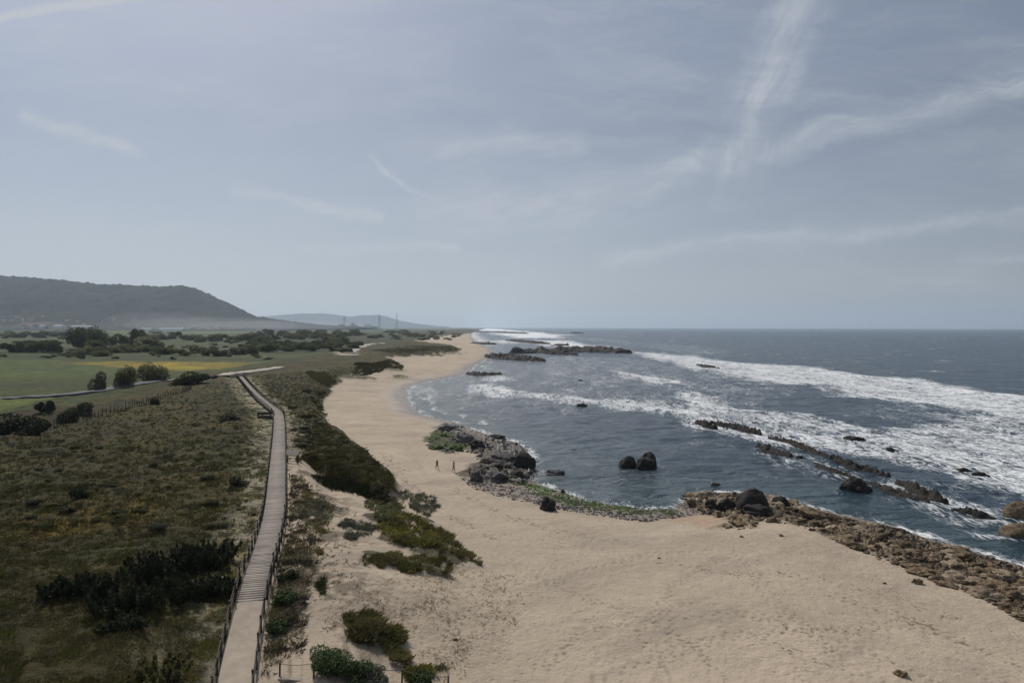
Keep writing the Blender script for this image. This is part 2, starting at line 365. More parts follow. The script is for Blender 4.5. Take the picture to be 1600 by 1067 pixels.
# sea
SM, q = mat('sea_water')
pos = q.n('ShaderNodeNewGeometry').outputs['Position']
fo = q.n('ShaderNodeAttribute', attribute_name='foam').outputs['Fac']
sh_ = q.n('ShaderNodeAttribute', attribute_name='shallow').outputs['Fac']
wp = q.n('ShaderNodeMapping', {'Vector': pos, 'Rotation': (0, 0, .25), 'Scale': (.55, 1, 1)}).outputs[0]
w1 = q.noise(wp, .10, 3, .5, .3); w2 = q.noise(wp, .42, 5, .6, .4); w3 = q.noise(pos, 1.7, 4, .6, .2)
hgt = q.m('ADD', q.m('MULTIPLY', w1, 4.0), q.m('ADD', q.m('MULTIPLY', w2, 1.7), q.m('MULTIPLY', w3, .34)))
nrm = bump(q, hgt, 1.0, .9)
fp_ = q.n('ShaderNodeMapping', {'Vector': pos, 'Rotation': (0, 0, -.10), 'Scale': (1, .32, 1)}).outputs[0]
f1 = q.mr(q.noise(fp_, .13, 7, .66, 1.0), .30, .70, smooth=False); f2 = q.mr(q.noise(fp_, .55, 6, .66, 1.0), .30, .70, smooth=False)
lace = q.m('ABSOLUTE', q.m('SUBTRACT', q.noise(fp_, .42, 6, .62, 1.8), .5))
lace = q.mr(lace, .0, .09, 1, 0)
ff = q.m('ADD', q.m('ADD', q.m('MULTIPLY', f1, .42), q.m('MULTIPLY', f2, .33)), q.m('MULTIPLY', lace, .32))
fm = q.mr(q.m('ADD', ff, fo), .86, 1.34)
fm = q.m('MULTIPLY', fm, q.mr(fo, .03, .2))
base = q.mix(q.m('MULTIPLY', sh_, .8), (.010, .032, .054), (.050, .080, .082))
base = q.mix(q.mr(q.noise(wp, .018, 5, .6), .38, .62, 0, .8), base, (.018, .048, .064))
cc = q.mix(fm, base, (.80, .82, .82))
finish(q, q.n('ShaderNodeBsdfPrincipled', {'Base Color': cc, 'Roughness': q.m('MULTIPLY_ADD', fm, .55, .22), 'IOR': 1.33, 'Normal': nrm}).outputs[0])
def rockmat(name, c1, c2, c3, algae=0.):
    m, q = mat(name); co = q.n('ShaderNodeNewGeometry').outputs['Position']
    a = q.noise(co, .9, 8, .65, .4); b = q.noise(co, 4.5, 6, .65)
    c = q.mix(q.mr(a, .35, .65), c1, c2); c = q.mix(q.mr(b, .52, .75), c, c3)
    if algae: c = q.mix(q.mr(q.noise(co, .35, 4, .6), .5-.25*algae, .62-.2*algae), c, (.07, .11, .018))
    k = q.m('MULTIPLY_ADD', q.n('ShaderNodeObjectInfo').outputs['Random'], .5, .75)
    s_ = q.n('ShaderNodeVectorMath', {0: c}, operation='SCALE'); q.nt.links.new(k, s_.inputs[3])
    h = q.m('ADD', a, q.m('MULTIPLY', b, .35))
    finish(q, q.n('ShaderNodeBsdfPrincipled', {'Base Color': s_.outputs[0], 'Roughness': .82, 'Specular IOR Level': .25, 'Normal': bump(q, h, 1.0, .45)}).outputs[0]); return m
M_dark = rockmat('dark_rock', (.018, .016, .014), (.038, .032, .026), (.075, .062, .050))
M_tan = rockmat('tan_rock', (.075, .050, .030), (.23, .165, .095), (.46, .36, .22))
M_grey = rockmat('grey_rock', (.065, .060, .058), (.14, .13, .125), (.23, .22, .21))
M_paler = rockmat('pale_tan_rock', (.20, .15, .10), (.38, .30, .20), (.52, .43, .31))
M_green = rockmat('algae_rock', (.045, .042, .036), (.10, .09, .075), (.15, .14, .12), .9)
def leafmat(name, c1, c2, c3=None, trans=.25, rnd=.3):
    m, q = mat(name)
    t = q.n('ShaderNodeAttribute', attribute_name='tone').outputs['Fac']; c = q.mix(t, c1, c2)
    if c3: c = q.mix(q.mr(q.noise(q.n('ShaderNodeNewGeometry').outputs['Position'], .45, 4, .6), .5, .62), c, c3)
    k = q.m('MULTIPLY_ADD', q.n('ShaderNodeObjectInfo').outputs['Random'], rnd*2, 1-rnd)
    s_ = q.n('ShaderNodeVectorMath', {0: c}, operation='SCALE'); q.nt.links.new(k, s_.inputs[3])
    a = q.n('ShaderNodeBsdfPrincipled', {'Base Color': s_.outputs[0], 'Roughness': .75, 'Specular IOR Level': .2}).outputs[0]
    b = q.n('ShaderNodeBsdfTranslucent', {'Color': s_.outputs[0]}).outputs[0]
    finish(q, q.n('ShaderNodeMixShader', {0: trans, 1: a, 2: b}).outputs[0]); return m
M_bush = leafmat('bush_leaves', (.065, .072, .034), (.20, .20, .095), trans=.5)
M_wood = leafmat('woodland_leaves', (.040, .055, .020), (.115, .135, .046), trans=.4)
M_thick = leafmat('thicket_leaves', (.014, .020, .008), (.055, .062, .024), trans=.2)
M_steel = simple('galvanised_steel', (.25, .26, .27), (.33, .34, .35), 3, rnd=0)
M_reed = leafmat('reed_leaves', (.085, .075, .050), (.13, .12, .085))
M_heath = leafmat('heath_leaves', (.036, .034, .012), (.135, .122, .052), (.085, .090, .022), trans=.3)
M_marram = leafmat('marram_leaves', (.060, .052, .020), (.22, .19, .085), (.10, .105, .03), trans=.35)
M_sparse = leafmat('dune_grass_leaves', (.12, .10, .065), (.27, .23, .15), trans=.35)
M_silver = leafmat('silver_leaves', (.075, .085, .055), (.24, .25, .18), (.10, .09, .06), trans=.25)
M_succ = leafmat('dune_shrub_leaves', (.018, .036, .010), (.055, .088, .022), trans=.15)
M_yellow = leafmat('yellow_green_leaves', (.070, .072, .016), (.22, .20, .050), (.10, .085, .035), trans=.35)
M_bark = simple('bark', (.06, .045, .032), (.12, .095, .07), 8, stretch=(1, 1, .2))
M_post = simple('dark_post_wood', (.030, .023, .017), (.080, .062, .046), 9, stretch=(1, 1, .15))
M_rope = simple('rope', (.09, .075, .055), (.16, .135, .10), 20)
M_pale = simple('weathered_timber', (.22, .185, .15), (.36, .31, .26), 7, stretch=(.3, 1, 1))
M_white = simple('white_paint', (.55, .55, .53), (.78, .78, .76), 2., bs=.05, rnd=.12)
M_roof = simple('roof_tiles', (.20, .085, .055), (.32, .15, .10), 2.)
M_glass = simple('dark_window', (.03, .035, .04), (.05, .055, .06), 1., rough=.15, bs=0., rnd=.1)
M_deck, q = mat('boardwalk_planks')
pos = q.n('ShaderNodeNewGeometry').outputs['Position']; a = q.n('ShaderNodeAttribute', attribute_name='tone').outputs['Fac']
c = q.mix(a, (.17, .145, .125), (.33, .285, .245)); c = q.mix(q.mr(q.noise(pos, 3., 6, .6), .35, .7, 0, .5), c, (.36, .30, .24))
s2 = q.noise(pos, .35, 5, .6); c = q.mix(q.mr(s2, .5, .72, 0, .7), c, (.40, .33, .255))
finish(q, q.n('ShaderNodeBsdfPrincipled', {'Base Color': c, 'Roughness': .85, 'Normal': bump(q, q.noise(pos, 14., 4, .6), .4, .02)}).outputs[0])
M_path = simple('sandy_path_surface', (.30, .245, .185), (.39, .32, .245), 1.2, bs=.35, bd=.05, rnd=0)
M_track = simple('pale_track', (.27, .24, .19), (.40, .36, .29), .3, rnd=0)
M_asph = simple('grey_road_surface', (.045, .048, .055), (.075, .08, .09), .2, rnd=0)
# ------------------------------------------------------------------ ground sheet
def rows():
    yp = np.r_[np.linspace(511.9, 514.5, 14), np.linspace(515, 1120, 520), np.geomspace(1130, 5000, 40)]
    D = CAMZ*F/(yp-511.0); D = D[::-1]; return np.r_[D]
def cols(a, b, fine=.0015):
    c = np.arange(max(a, -.82), min(b, .82), fine)
    l = np.linspace(a, -.82, 50, endpoint=False) if a < -.82 else []
    r = np.linspace(.82, b, 50) if b > .82 else []
    return np.r_[l, c, r]
def grid(us, D):
    X = np.outer(D, us); Y = np.outer(D, np.ones_like(us)); n, m = X.shape
    idx = np.arange(n*m).reshape(n, m)
    f = np.stack([idx[:-1, :-1], idx[:-1, 1:], idx[1:, 1:], idx[1:, :-1]], -1).reshape(-1, 4)
    return X.ravel(), Y.ravel(), f
X, Y, FC = grid(cols(-2.2, 1.6), rows())
Z, dl, dp, dr, df, db, mnd, D = height(X, Y, True)
N = len(X)
def lerp(a, b, k): return a+(np.asarray(b)-a)*k[:, None]
A = np.tile(np.array([.430, .350, .258]), (N, 1))
lo = fbm(X/30, Y/30, 50, 4); md = fbm(X/6, Y/6, 51, 4, .6); hi = fbm(X/1.6, Y/1.6, 52, 4, .6)
A = A*(1+.15*lo+.08*md)[:, None]
wetm = ss(dl+md*3+lo*2, 13, 2)*(D < 3000); A = lerp(A, [.22, .165, .115], wetm*.95)
wr = np.zeros(N)
for pts in ([(1030, 862), (1150, 884), (1270, 886), (1350, 900), (1480, 940)], [(1230, 965), (1300, 968), (1345, 976)], [(1200, 990), (1290, 1030)], [(1400, 940), (1520, 985), (1640, 1040)], [(700, 742), (780, 785), (870, 812), (980, 830)], [(520, 690), (600, 715), (640, 722)], [(1320, 920), (1450, 960)], [(600, 700), (640, 745), (700, 790), (780, 830)]):
    wr = np.maximum(wr, np.exp(-(dpl(X, Y, poly(pts, 3.))/np.where(D < 60, 1.1, 1.6))**2))
A = lerp(A, [.14, .105, .075], ss(wr*1.0+fbm(X/.7, Y/.5, 57, 3, .7)*1.5+md*.5-1.15, .0, .22)*.8)
# debris specks and drift lines on the sand
dr1 = ss(fbm(X/.8, Y/.8, 55, 3, .7), .30, .46)*ss(fbm(X/11, Y/11, 56, 3), .02, .25); A = lerp(A, [.20, .16, .12], dr1*.50)
# orange sand where it is wet behind the rocks
bandm = ss(sdf(X, Y, poly([(1040, 795), (1100, 800), (1150, 812), (1110, 830), (1040, 815)], 1.))+1.5, 0, 3); A = lerp(A, [.38, .26, .17], bandm*.7)
# pebble bank
A = lerp(A, [.33, .275, .215], ss(fbm((X*.8+Y*.6)/16, (Y*.8-X*.6)/5, 58, 4, .6), .0, .4)*.6*(D < 400))
A = lerp(A, [.035, .035, .03], ss(D, 2250, 2900)*.9)
pb = ss(sdf(X, Y, PEBB)+md*1.5, -.3, 1.2); A = lerp(A, [.17, .14, .12], pb*(.55+.45*ss(hi, -.3, .3)))
# rocks
rm = ss(dr, -.8, .8)
rc = lerp(np.tile(np.array([.085, .064, .044]), (N, 1)), [.40, .31, .20], ss(md+hi*.7, -.25, .35))
left = (X < 22).astype(float); rc = lerp(rc, [.10, .095, .09], left*.75)
A = lerp(A, rc, rm*(.65+.35*ss(hi, -.4, .1)))
ALG = poly([(795, 752), (840, 757), (880, 770), (940, 786), (1000, 794), (1062, 797), (1050, 804), (980, 803), (920, 795), (860, 782), (810, 762)], .2)
al = ss(sdf(X, Y, ALG)+md*1.4+.3, 0, .9); A = lerp(A, [.070, .105, .016], al*ss(hi+md*.6, -.35, .05))
ALG2 = poly([(657, 696), (670, 680), (690, 668), (712, 684), (732, 704), (690, 713)], .8)
al2 = ss(sdf(X, Y, ALG2)+md, 0, .8); A = lerp(A, [.085, .115, .035], al2*ss(md, -.15, .15))
# heath
vegm = ss(dp+md*1.2, .3, 1.4)*(1-ss(df, -1, 2)*0)
heath = lerp(np.tile(np.array([.070, .058, .030]), (N, 1)), [.105, .088, .045], ss(lo, -.2, .3))
heath = lerp(heath, [.058, .066, .022], ss(fbm(X/17, Y/17, 60, 3), .05, .3)*.7)
yel = poly([(120, 790), (230, 785), (300, 790), (250, 815), (120, 830), (20, 850), (0, 870), (-60, 860), (30, 810)], 5.8)
heath = lerp(heath, [.24, .16, .025], ss(sdf(X, Y, yel)+md*4, -1, 4)*.7)
heath = lerp(heath, [.022, .020, .010], ss(fbm(X/5, Y/5, 64, 4, .6), .12, .40)*.7)
heath = lerp(heath, [.26, .22, .15], ss(fbm(X/2.6, Y/2.6, 63, 4, .65), .26, .46)*.40*(1-ss(df, -5, 5)))
rd = dpl(X, Y, RCOARSE); beside = (1-ss(rd, 2.0, 6.5))*(D < 330)
heath = lerp(heath, [.56, .50, .38], beside*ss(hi+md*.7, -.1, .35)*.75)
heath = lerp(heath, [.075, .095, .028], beside*ss(-hi+lo, -.05, .35)*.6)
pale_ = beside*ss(hi+md*.8+fbm(X/9, Y/9, 66, 2)*.5, -.2, .25)*.85
A = lerp(A, heath*np.array([.70, .67, .28]), vegm); A = lerp(A, [.34, .30, .22], pale_*vegm)
# vegetated mounds and sparse cover in the blowout
mv = ss(mnd+hi*.35+md*.25, .42, .62)*(D < 700); A = lerp(A, [.075, .072, .034], mv*.85)
bl = ss(db, 0, 8)*(1-vegm)*ss(rd, 14, 3); A = lerp(A, [.085, .065, .040], bl*ss(md+hi*.9, .0, .3)*.8)
veg = np.maximum(vegm, mv)
# fields inland
fm_ = ss(df+md*4, -2, 6)*vegm
fc = lerp(np.tile(np.array([.088, .098, .046]), (N, 1)), [.066, .064, .040], ss(fbm(X/120, Y/160, 70, 3), -.1, .3))
def fpoly(pts, z=3.8): return poly(pts, z)
FP = [([(-400, 545), (0, 548), (120, 556), (330, 560), (330, 566), (200, 568), (60, 564), (-400, 566)], [.062, .078, .034]),
      ([(-500, 566), (60, 564), (180, 570), (300, 566), (420, 566), (440, 571), (340, 582), (200, 588), (100, 592), (-500, 596)], [.100, .115, .052]),
      ([(90, 569), (200, 566), (330, 568), (420, 570), (340, 582), (225, 580), (150, 573)], [.30, .20, .05]),
      ([(200, 570), (265, 568), (290, 573), (330, 577), (255, 579)], [.46, .29, .05]),
      ([(-500, 600), (100, 602), (150, 606), (100, 612), (-500, 620)], [.075, .072, .050]),
      ([(-400, 634), (0, 625), (90, 624), (75, 634), (0, 650), (-400, 690)], [.165, .175, .070]),
      ([(-500, 513.6), (400, 512.8), (480, 513), (440, 516), (160, 520), (60, 517), (-500, 516)], [.185, .20, .095]),
      ([(200, 519), (420, 515), (430, 519), (300, 522)], [.13, .155, .07]),
      ([(380, 522), (560, 520), (565, 545), (520, 553), (420, 555), (380, 545)], [.045, .048, .028]),
      ([(560, 521), (740, 516), (700, 522), (640, 531), (560, 538)], [.060, .052, .040])]
for pts, c in FP:
    pw = fpoly(pts); dd = sdf(X, Y, pw); sca = np.clip(D/60, 1, 60); k = ss(dd+fbm(X/sca/2, Y/sca/2, 71, 3)*sca*.8, -sca*.4, sca*.4)
    fc = lerp(fc, c, k)
fc = fc*(1+.35*fbm(X/25, Y/60, 73, 4, .6))[:, None]
fc = lerp(fc, [.030, .034, .016], ss(fbm(X/12, Y/22, 74, 4, .65), .05, .4)*.7*ss(Y, 290, 420))
A = lerp(A, fc*np.array([.68, .80, .38]), fm_)
SPF = poly([(530, 560), (531, 549), (552, 546), (553, 559)], 4.); k = ss(sdf(X, Y, SPF)+6, 0, 8); A = lerp(A, [.38, .33, .26], k); veg = veg*(1-k)
TRL = [[(700, 1067), (760, 960), (900, 880), (1000, 850), (1100, 835)], [(1050, 1067), (1000, 980), (1050, 900), (1120, 850)], [(830, 1067), (900, 980), (1080, 930), (1300, 960), (1500, 1067)], [(560, 960), (700, 930), (860, 870), (880, 820)], [(640, 770), (720, 800), (840, 830), (1000, 850)],
       [(1400, 1067), (1250, 960), (1180, 900), (1190, 850)], [(940, 1067), (1120, 990), (1400, 950)], [(500, 790), (560, 850), (640, 930), (760, 1067)], [(683, 735), (640, 700), (600, 660), (570, 620)], [(1150, 1067), (1090, 1000), (960, 930), (860, 900), (760, 850)]]
sandv_ = (1-veg)*(1-rm)*(D < 130); nr = np.where(D < 130)[0]; XN, YN, SN = X[nr], Y[nr], sandv_[nr]; Zp = np.zeros(len(nr)); Ap = np.ones(len(nr))
for k_, pts in enumerate(TRL*2):
    w0 = poly(pts, 3.2); w0 = w0+np.random.default_rng(k_).normal(0, 1.6, w0.shape)*(k_ >= len(TRL)); best = np.full(len(nr), 1e9); sv = np.zeros(len(nr)); sg = np.zeros(len(nr)); acc = 0.
    for (ax, ay), (bx, by) in zip(w0[:-1], w0[1:]):
        ex, ey = bx-ax, by-ay; L = math.hypot(ex, ey); t = np.clip(((XN-ax)*ex+(YN-ay)*ey)/L**2, 0, 1); cx_ = XN-ax-t*ex; cy_ = YN-ay-t*ey; d = np.hypot(cx_, cy_); c_ = d < best
        best = np.where(c_, d, best); sv = np.where(c_, acc+t*L, sv); sg = np.where(c_, np.sign(cx_*ey-cy_*ex)*d, sg); acc += L
    sg = sg+fbm(sv/6, sv*0, k_, 2)*.8; st = np.floor(sv/.62); off = np.where(st % 2 == 0, .16, -.16); u_ = (sv/.62-st-.5)*.62
    pit = np.exp(-((u_/.16)**2+((sg-off)/.13)**2)); Zp -= pit*.07*SN; Ap *= 1-.22*pit*SN  # footprint dips, their shade also painted into the sand colour
Z[nr] += Zp; A[nr] *= Ap[:, None]
Z = Z+sandv_*(fbm(X/.9, Y/.9, 99, 3, .7)*.045+fbm(X/3.3, Y/3.3, 98, 3)*.10*(dl > 3))
ground = mesh('ground', np.stack([X, Y, Z], 1), FC, GM, True, {'alb': np.clip(A, .01, .8), 'veg': veg, 'wet': wetm, 'rock': rm*(D < 600)})
tag(ground, 'pale sand beach, heath covered dunes and green fields', None, kind='structure')
# ------------------------------------------------------------------ sea
X, Y, FC = grid(cols(-.35, 1.6, .0014), rows()[40:])
dls = masks(X, Y)[0]; D = np.hypot(X, Y)
def band(up, lowr): return poly(up+lowr[::-1], 0.)
FO = [(band([(975, 547), (1080, 557), (1150, 566), (1262, 573), (1347, 586), (1431, 593), (1516, 610), (1600, 617), (1760, 640)],
            [(985, 555), (1080, 573), (1150, 594), (1234, 600), (1290, 602), (1310, 621), (1375, 625), (1459, 631), (1516, 642), (1600, 668), (1760, 700)]), .70),
      (band([(1060, 636), (1150, 641), (1234, 647), (1347, 665), (1431, 668), (1490, 655), (1560, 640), (1760, 660)],
            [(1090, 668), (1150, 690), (1206, 693), (1291, 704), (1347, 715), (1403, 723), (1460, 738), (1516, 750), (1600, 768), (1760, 800)]), .60),
      (band([(1054, 613), (1085, 612), (1125, 622), (1160, 640)], [(1062, 620), (1085, 635), (1100, 655), (1140, 668)]), .62),
      (band([(734, 607), (745, 601), (790, 607), (840, 612), (953, 620), (1037, 626), (1100, 640)], [(740, 613), (784, 620), (850, 628), (897, 634), (967, 643), (1037, 646), (1110, 664)]), .58),
      (band([(950, 578), (964, 570), (970, 579), (1023, 586), (1070, 597)], [(952, 586), (970, 592), (995, 600), (1065, 600)]), .60),
      (band([(737, 512.6), (780, 514), (821, 517.5), (882, 523)], [(745, 516), (760, 519), (801, 528), (869, 529)]), .85),
      (band([(780, 530), (883, 532), (953, 540)], [(800, 536), (850, 541), (950, 545)]), .75),
      (band([(776, 588), (812, 591)], [(770, 594), (812, 595)]), .6),
      (band([(640, 606), (665, 600), (720, 612)], [(648, 625), (690, 622), (722, 620)]), .42),
      (band([(1100, 690), (1200, 700), (1300, 720), (1500, 780), (1600, 800), (1760, 830)], [(1150, 700), (1250, 735), (1400, 790), (1500, 820), (1600, 850), (1760, 900)]), .40),
      (band([(1480, 690), (1600, 690), (1760, 700)], [(1500, 745), (1600, 790), (1760, 830)]), .62),
      (band([(660, 600), (700, 590), (760, 570), (860, 560)], [(700, 625), (760, 640), (900, 650), (960, 650)]), .26),
      (band([(1350, 625), (1500, 640), (1560, 645)], [(1300, 650), (1450, 665), (1490, 660)]), .36),
      (band([(860, 556), (1000, 560), (1250, 600), (1200, 640)], [(780, 575), (860, 612), (960, 640), (1060, 655)]), .34),
      (band([(880, 524), (960, 530), (1080, 540), (1150, 548)], [(890, 530), (980, 540), (1100, 556), (1150, 556)]), .34)]
foam = np.zeros(len(X)); sca = np.clip(D/100, .8, 12)
wob = fbm(X/7/sca, Y/16/sca, 80, 4, .6)*6*sca
for pw, amt in FO:
    dd = sdf(X, Y, pw)+wob; foam = np.maximum(foam, amt*(ss(dd, -4.5*sca, 3.5*sca)))
sh = ss(dls, -3.2, .2)*.62*(.6+.4*ss(fbm(X/8, Y/8, 82, 2), -.3, .3)); foam = np.maximum(foam, sh*(D < 600)); wl = fbm(X/9, Y/9, 86, 3)*5; foam = np.maximum(foam, (.52*np.exp(-((dls+7+wl)/1.3)**2)+.44*np.exp(-((dls+14-wl)/1.2)**2)*ss(fbm(X/18, Y/18, 87, 2), -.1, .2))*np.where((D > 175) | (X > 55), 1., .25)*(D < 500))
sh2 = ss(dls, -60, -2)*ss(D, 500, 1200)*.6; foam = np.maximum(foam, sh2)
foam = np.maximum(foam, ss(fbm(X/20, Y/60, 83, 3), .24, .5)*.42*ss(D, 200, 500)*(D < 3000)); foam = np.maximum(foam, .22*ss(fbm(X/30, Y/50, 84, 3), -.1, .3)*ss(X-Y*.12, 6, 34))
cr = [([(742, 604), (800, 612), (900, 624), (1000, 636), (1090, 648)], 3., .7), ([(952, 580), (1000, 588), (1060, 597)], 3., .8), ([(1056, 614), (1120, 622)], 2.2, .9), ([(1074, 626), (1140, 640), (1260, 650)], 2.4, .7),
      ([(985, 550), (1150, 568), (1262, 575), (1347, 589), (1431, 597), (1516, 614), (1600, 622), (1760, 650)], 5, 1.2), ([(1565, 672), (1640, 690)], 2.5, 1.)]
Zs = fbm(X/18+.3*Y/15, Y/26, 90, 3)*.55+fbm(X/8, Y/5, 92, 4, .6)*.34
Zs = Zs*ss(-dls, -1, 14)*.9+.04
for pts, w_, h_ in cr:
    d_ = dpl(X, Y, poly(pts, 0.)); k = np.exp(-(d_/w_)**2); Zs = Zs+k*h_*(.6+.4*fbm(X/6, Y/12, 91, 3)); foam = np.maximum(foam, k*(.72+.5*fbm(X/9, Y/20, 95, 3)))
keep = (dls < 9)[FC].any(1)
FC = FC[keep]; used = np.unique(FC); mp = np.zeros(len(X), np.int64); mp[used] = np.arange(len(used))
sea = mesh('sea', np.stack([X, Y, Zs], 1)[used], mp[FC], SM, True, {'foam': foam[used], 'shallow': ss(dls[used], -26, -1)})
tag(sea, 'slate blue ocean with lines of white breakers', None, kind='structure')
# ------------------------------------------------------------------ hills
def hill(name, prof, D0, depth, base_z, seed, label, foot=1.0, n=900, c1=(.006, .009, .005), c2=(.022, .027, .015), red=None):
    prof = np.array(prof, float); u = np.linspace((prof[0, 0]-800)/F, (prof[-1, 0]-800)/F, n)
    zt = np.interp(u, (prof[:, 0]-800)/F, (511-prof[:, 1])/F)*D0+CAMZ
    rowsn = 110; V_ = []; T = np.linspace(-1, .6, rowsn)
    UU, TT = np.meshgrid(u, T); X_ = UU*D0; Y_ = D0+TT*depth
    zt2 = np.tile(zt, (rowsn, 1)); k = np.where(TT < 0, (1-np.abs(TT)), 1-TT/.6*.9)
    low = .17*ss(k, 0, .45); up = .83*ss(k, .38, 1.0); sh = low+up
    sp = np.abs(fbm(X_/520, Y_/900, seed, 4, .55)); sh = sh*(1-.85*sp*(4*k*(1-k)))
    Z_ = base_z+(zt2-base_z)*sh+fbm(X_/28, Y_/28, seed+3, 3)*(zt2-base_z)*.012*ss(k, .3, .6)+(np.abs(fbm(X_/45, Y_/45, seed+5, 3))*26*ss(k, .80, .98)*ss(zt2-base_z, 5, 90))
    idx = np.arange(n*rowsn).reshape(rowsn, n); f = np.stack([idx[:-1, :-1], idx[:-1, 1:], idx[1:, 1:], idx[1:, :-1]], -1).reshape(-1, 4)
    a = lerp(np.tile(np.array(c1), (X_.size, 1)), c2, ss(fbm(X_.ravel()/160, Y_.ravel()/160, seed+9, 4, .6), -.2, .3))
    kk = k.ravel(); a = lerp(a, [.10, .11, .07], ss(kk, .42, .25)*ss(fbm(X_.ravel()/120, Y_.ravel()/90, seed+12, 3), -.15, .2)*.8)
    if red is not None:
        for (x0, x1, k0, k1) in red:
            uu = UU.ravel()*F+800; a = lerp(a, [.30, .15, .13], ss(uu, x0, x0+12)*ss(-uu, -x1, -x1+12)*ss(kk, k0, k0+.05)*ss(-kk, -k1, -k1+.04)*ss(fbm(X_.ravel()/60, Y_.ravel()/30, seed, 3), -.3, .1))
    o = mesh(name, np.stack([X_.ravel(), Y_.ravel(), Z_.ravel()], 1), f, HM, True, {'alb': a}); tag(o, label, None, kind='structure')
    def hz(x, y):
        i = np.clip(np.searchsorted(u, x/D0), 0, n-1); j = np.clip(int(round(((y-D0)/depth+1)/1.6*(rowsn-1))), 0, rowsn-1); return float(Z_[j, i])
    return hz
HM, q = mat('wooded_hillside'); pos = q.n('ShaderNodeNewGeometry').outputs['Position']
alb = q.n('ShaderNodeAttribute', attribute_name='alb').outputs['Color']; n_ = q.noise(pos, .035, 6, .65)
s_ = q.n('ShaderNodeVectorMath', {0: alb}, operation='SCALE'); q.nt.links.new(q.mr(n_, .3, .7, .6, 1.4), s_.inputs[3])
finish(q, q.n('ShaderNodeBsdfPrincipled', {'Base Color': s_.outputs[0], 'Roughness': .95, 'Specular IOR Level': .1, 'Normal': bump(q, n_, 1., 18.)}).outputs[0])
HZ = hill('hill', [(-900, 440), (-400, 425), (-150, 428), (0, 433), (50, 437), (100, 441), (160, 447), (200, 447.5), (235, 450), (262, 451), (285, 449), (303, 452), (330, 464), (360, 477), (384, 491), (392, 495), (410, 498), (450, 503), (500, 508), (560, 511)],
          4600, 1900, 3.4, 200, 'dark wooded hill with a village at its foot', red=[(85, 205, .30, .40), (238, 300, .28, .40)])
hill('distant_hill', [(380, 500), (430, 494), (470, 491), (500, 490.5), (520, 492), (548, 496), (562, 493.5), (590, 493), (604, 495), (622, 501), (650, 506.5), (680, 509.5), (700, 510.6)],
     17000, 2500, 3, 230, 'pale distant hills beyond the coastal plain')
# ------------------------------------------------------------------ tracks and roads, draped
def strip(name, pts, width, m, lift, label, z0=4., kind='structure'):
    c = np.array([[*hit1(a, b)] for a, b in pts]); s = np.r_[0, np.cumsum(np.hypot(*np.diff(c[:, :2], axis=0).T))]
    q_ = np.linspace(0, s[-1], max(int(s[-1]/2.5), 12)); cx = np.interp(q_, s, c[:, 0]); cy = np.interp(q_, s, c[:, 1])
    k = 7; ker = np.ones(k)/k; cx = np.convolve(np.pad(cx, 3, 'edge'), ker, 'valid'); cy = np.convolve(np.pad(cy, 3, 'edge'), ker, 'valid')
    tx, ty = np.gradient(cx), np.gradient(cy); L = np.hypot(tx, ty); nx, ny = -ty/L, tx/L
    ws = np.interp(q_, s, width if hasattr(width, '__len__') else [width]*len(s))
    V_ = []; 
    for j in (-.5, -.25, 0, .25, .5):
        x, y = cx+nx*ws*j, cy+ny*ws*j; V_.append(np.stack([x, y, height(x, y)], 1))
    V_ = np.array(V_); V_[:, :, 2] = V_[:, :, 2].max(0)+lift
    sk = V_[[0, -1]].copy(); sk[:, :, 2] -= 1.2; V_ = np.concatenate([sk[:1], V_, sk[1:]], 0)
    n = V_.shape[1]; idx = np.arange(7*n).reshape(7, n); f = np.stack([idx[:-1, :-1], idx[1:, :-1], idx[1:, 1:], idx[:-1, 1:]], -1).reshape(-1, 4)
    o = mesh(name, V_.reshape(-1, 3), f, m, False); tag(o, label, None, kind=kind); return o
strip('track', [(344, 588), (352, 586), (380, 583), (410, 579), (440, 573)], [6, 6, 7, 6, 5], M_track, .15, 'pale sandy track crossing behind the end of the boardwalk')
strip('road', [(-120, 628), (0, 624), (60, 621), (100, 618), (157, 611), (240, 598), (300, 591), (343, 588)], 5.0, M_asph, .2, 'grey lane along the edge of the fields')
strip('track', [(545, 553), (556, 546), (566, 542), (580, 538.5), (600, 536)], 8., M_track, .4, 'far pale track curving behind the dunes')
# ------------------------------------------------------------------ boardwalk
Rt = ROUTE; tang = np.gradient(Rt[:, :2], axis=0); tang /= np.hypot(tang[:, 0], tang[:, 1])[:, None]
nrmR = np.stack([-tang[:, 1], tang[:, 0]], 1)              # to the left of the walking direction (away from camera)
Dn = np.hypot(Rt[:, 0], Rt[:, 1]); sR = np.arange(len(Rt))*.5
sp_ = float(np.interp(0, [0, 1], [0, 1]))
k_end = int(np.argmax(Rt[:, 2] > 5.35))                    # ramp ends, planks begin
def rp(s, off=0., dz=0.):
    i = s/.5; a = [np.interp(i, np.arange(len(Rt)), Rt[:, k]) for k in range(3)]; n0 = [np.interp(i, np.arange(len(Rt)), nrmR[:, k]) for k in range(2)]
    return Vector((a[0]+n0[0]*off, a[1]+n0[1]*off, a[2]+dz))
HW = 1.0
bw = empty('boardwalk', rp(0)); tag(bw, 'long weathered plank boardwalk with post and rope railings running through the dunes', 'boardwalk')
bo = Vector(bw.location); vs, fs, tn = [], [], []
s = k_end*.5; Stot = (len(Rt)-1)*.5
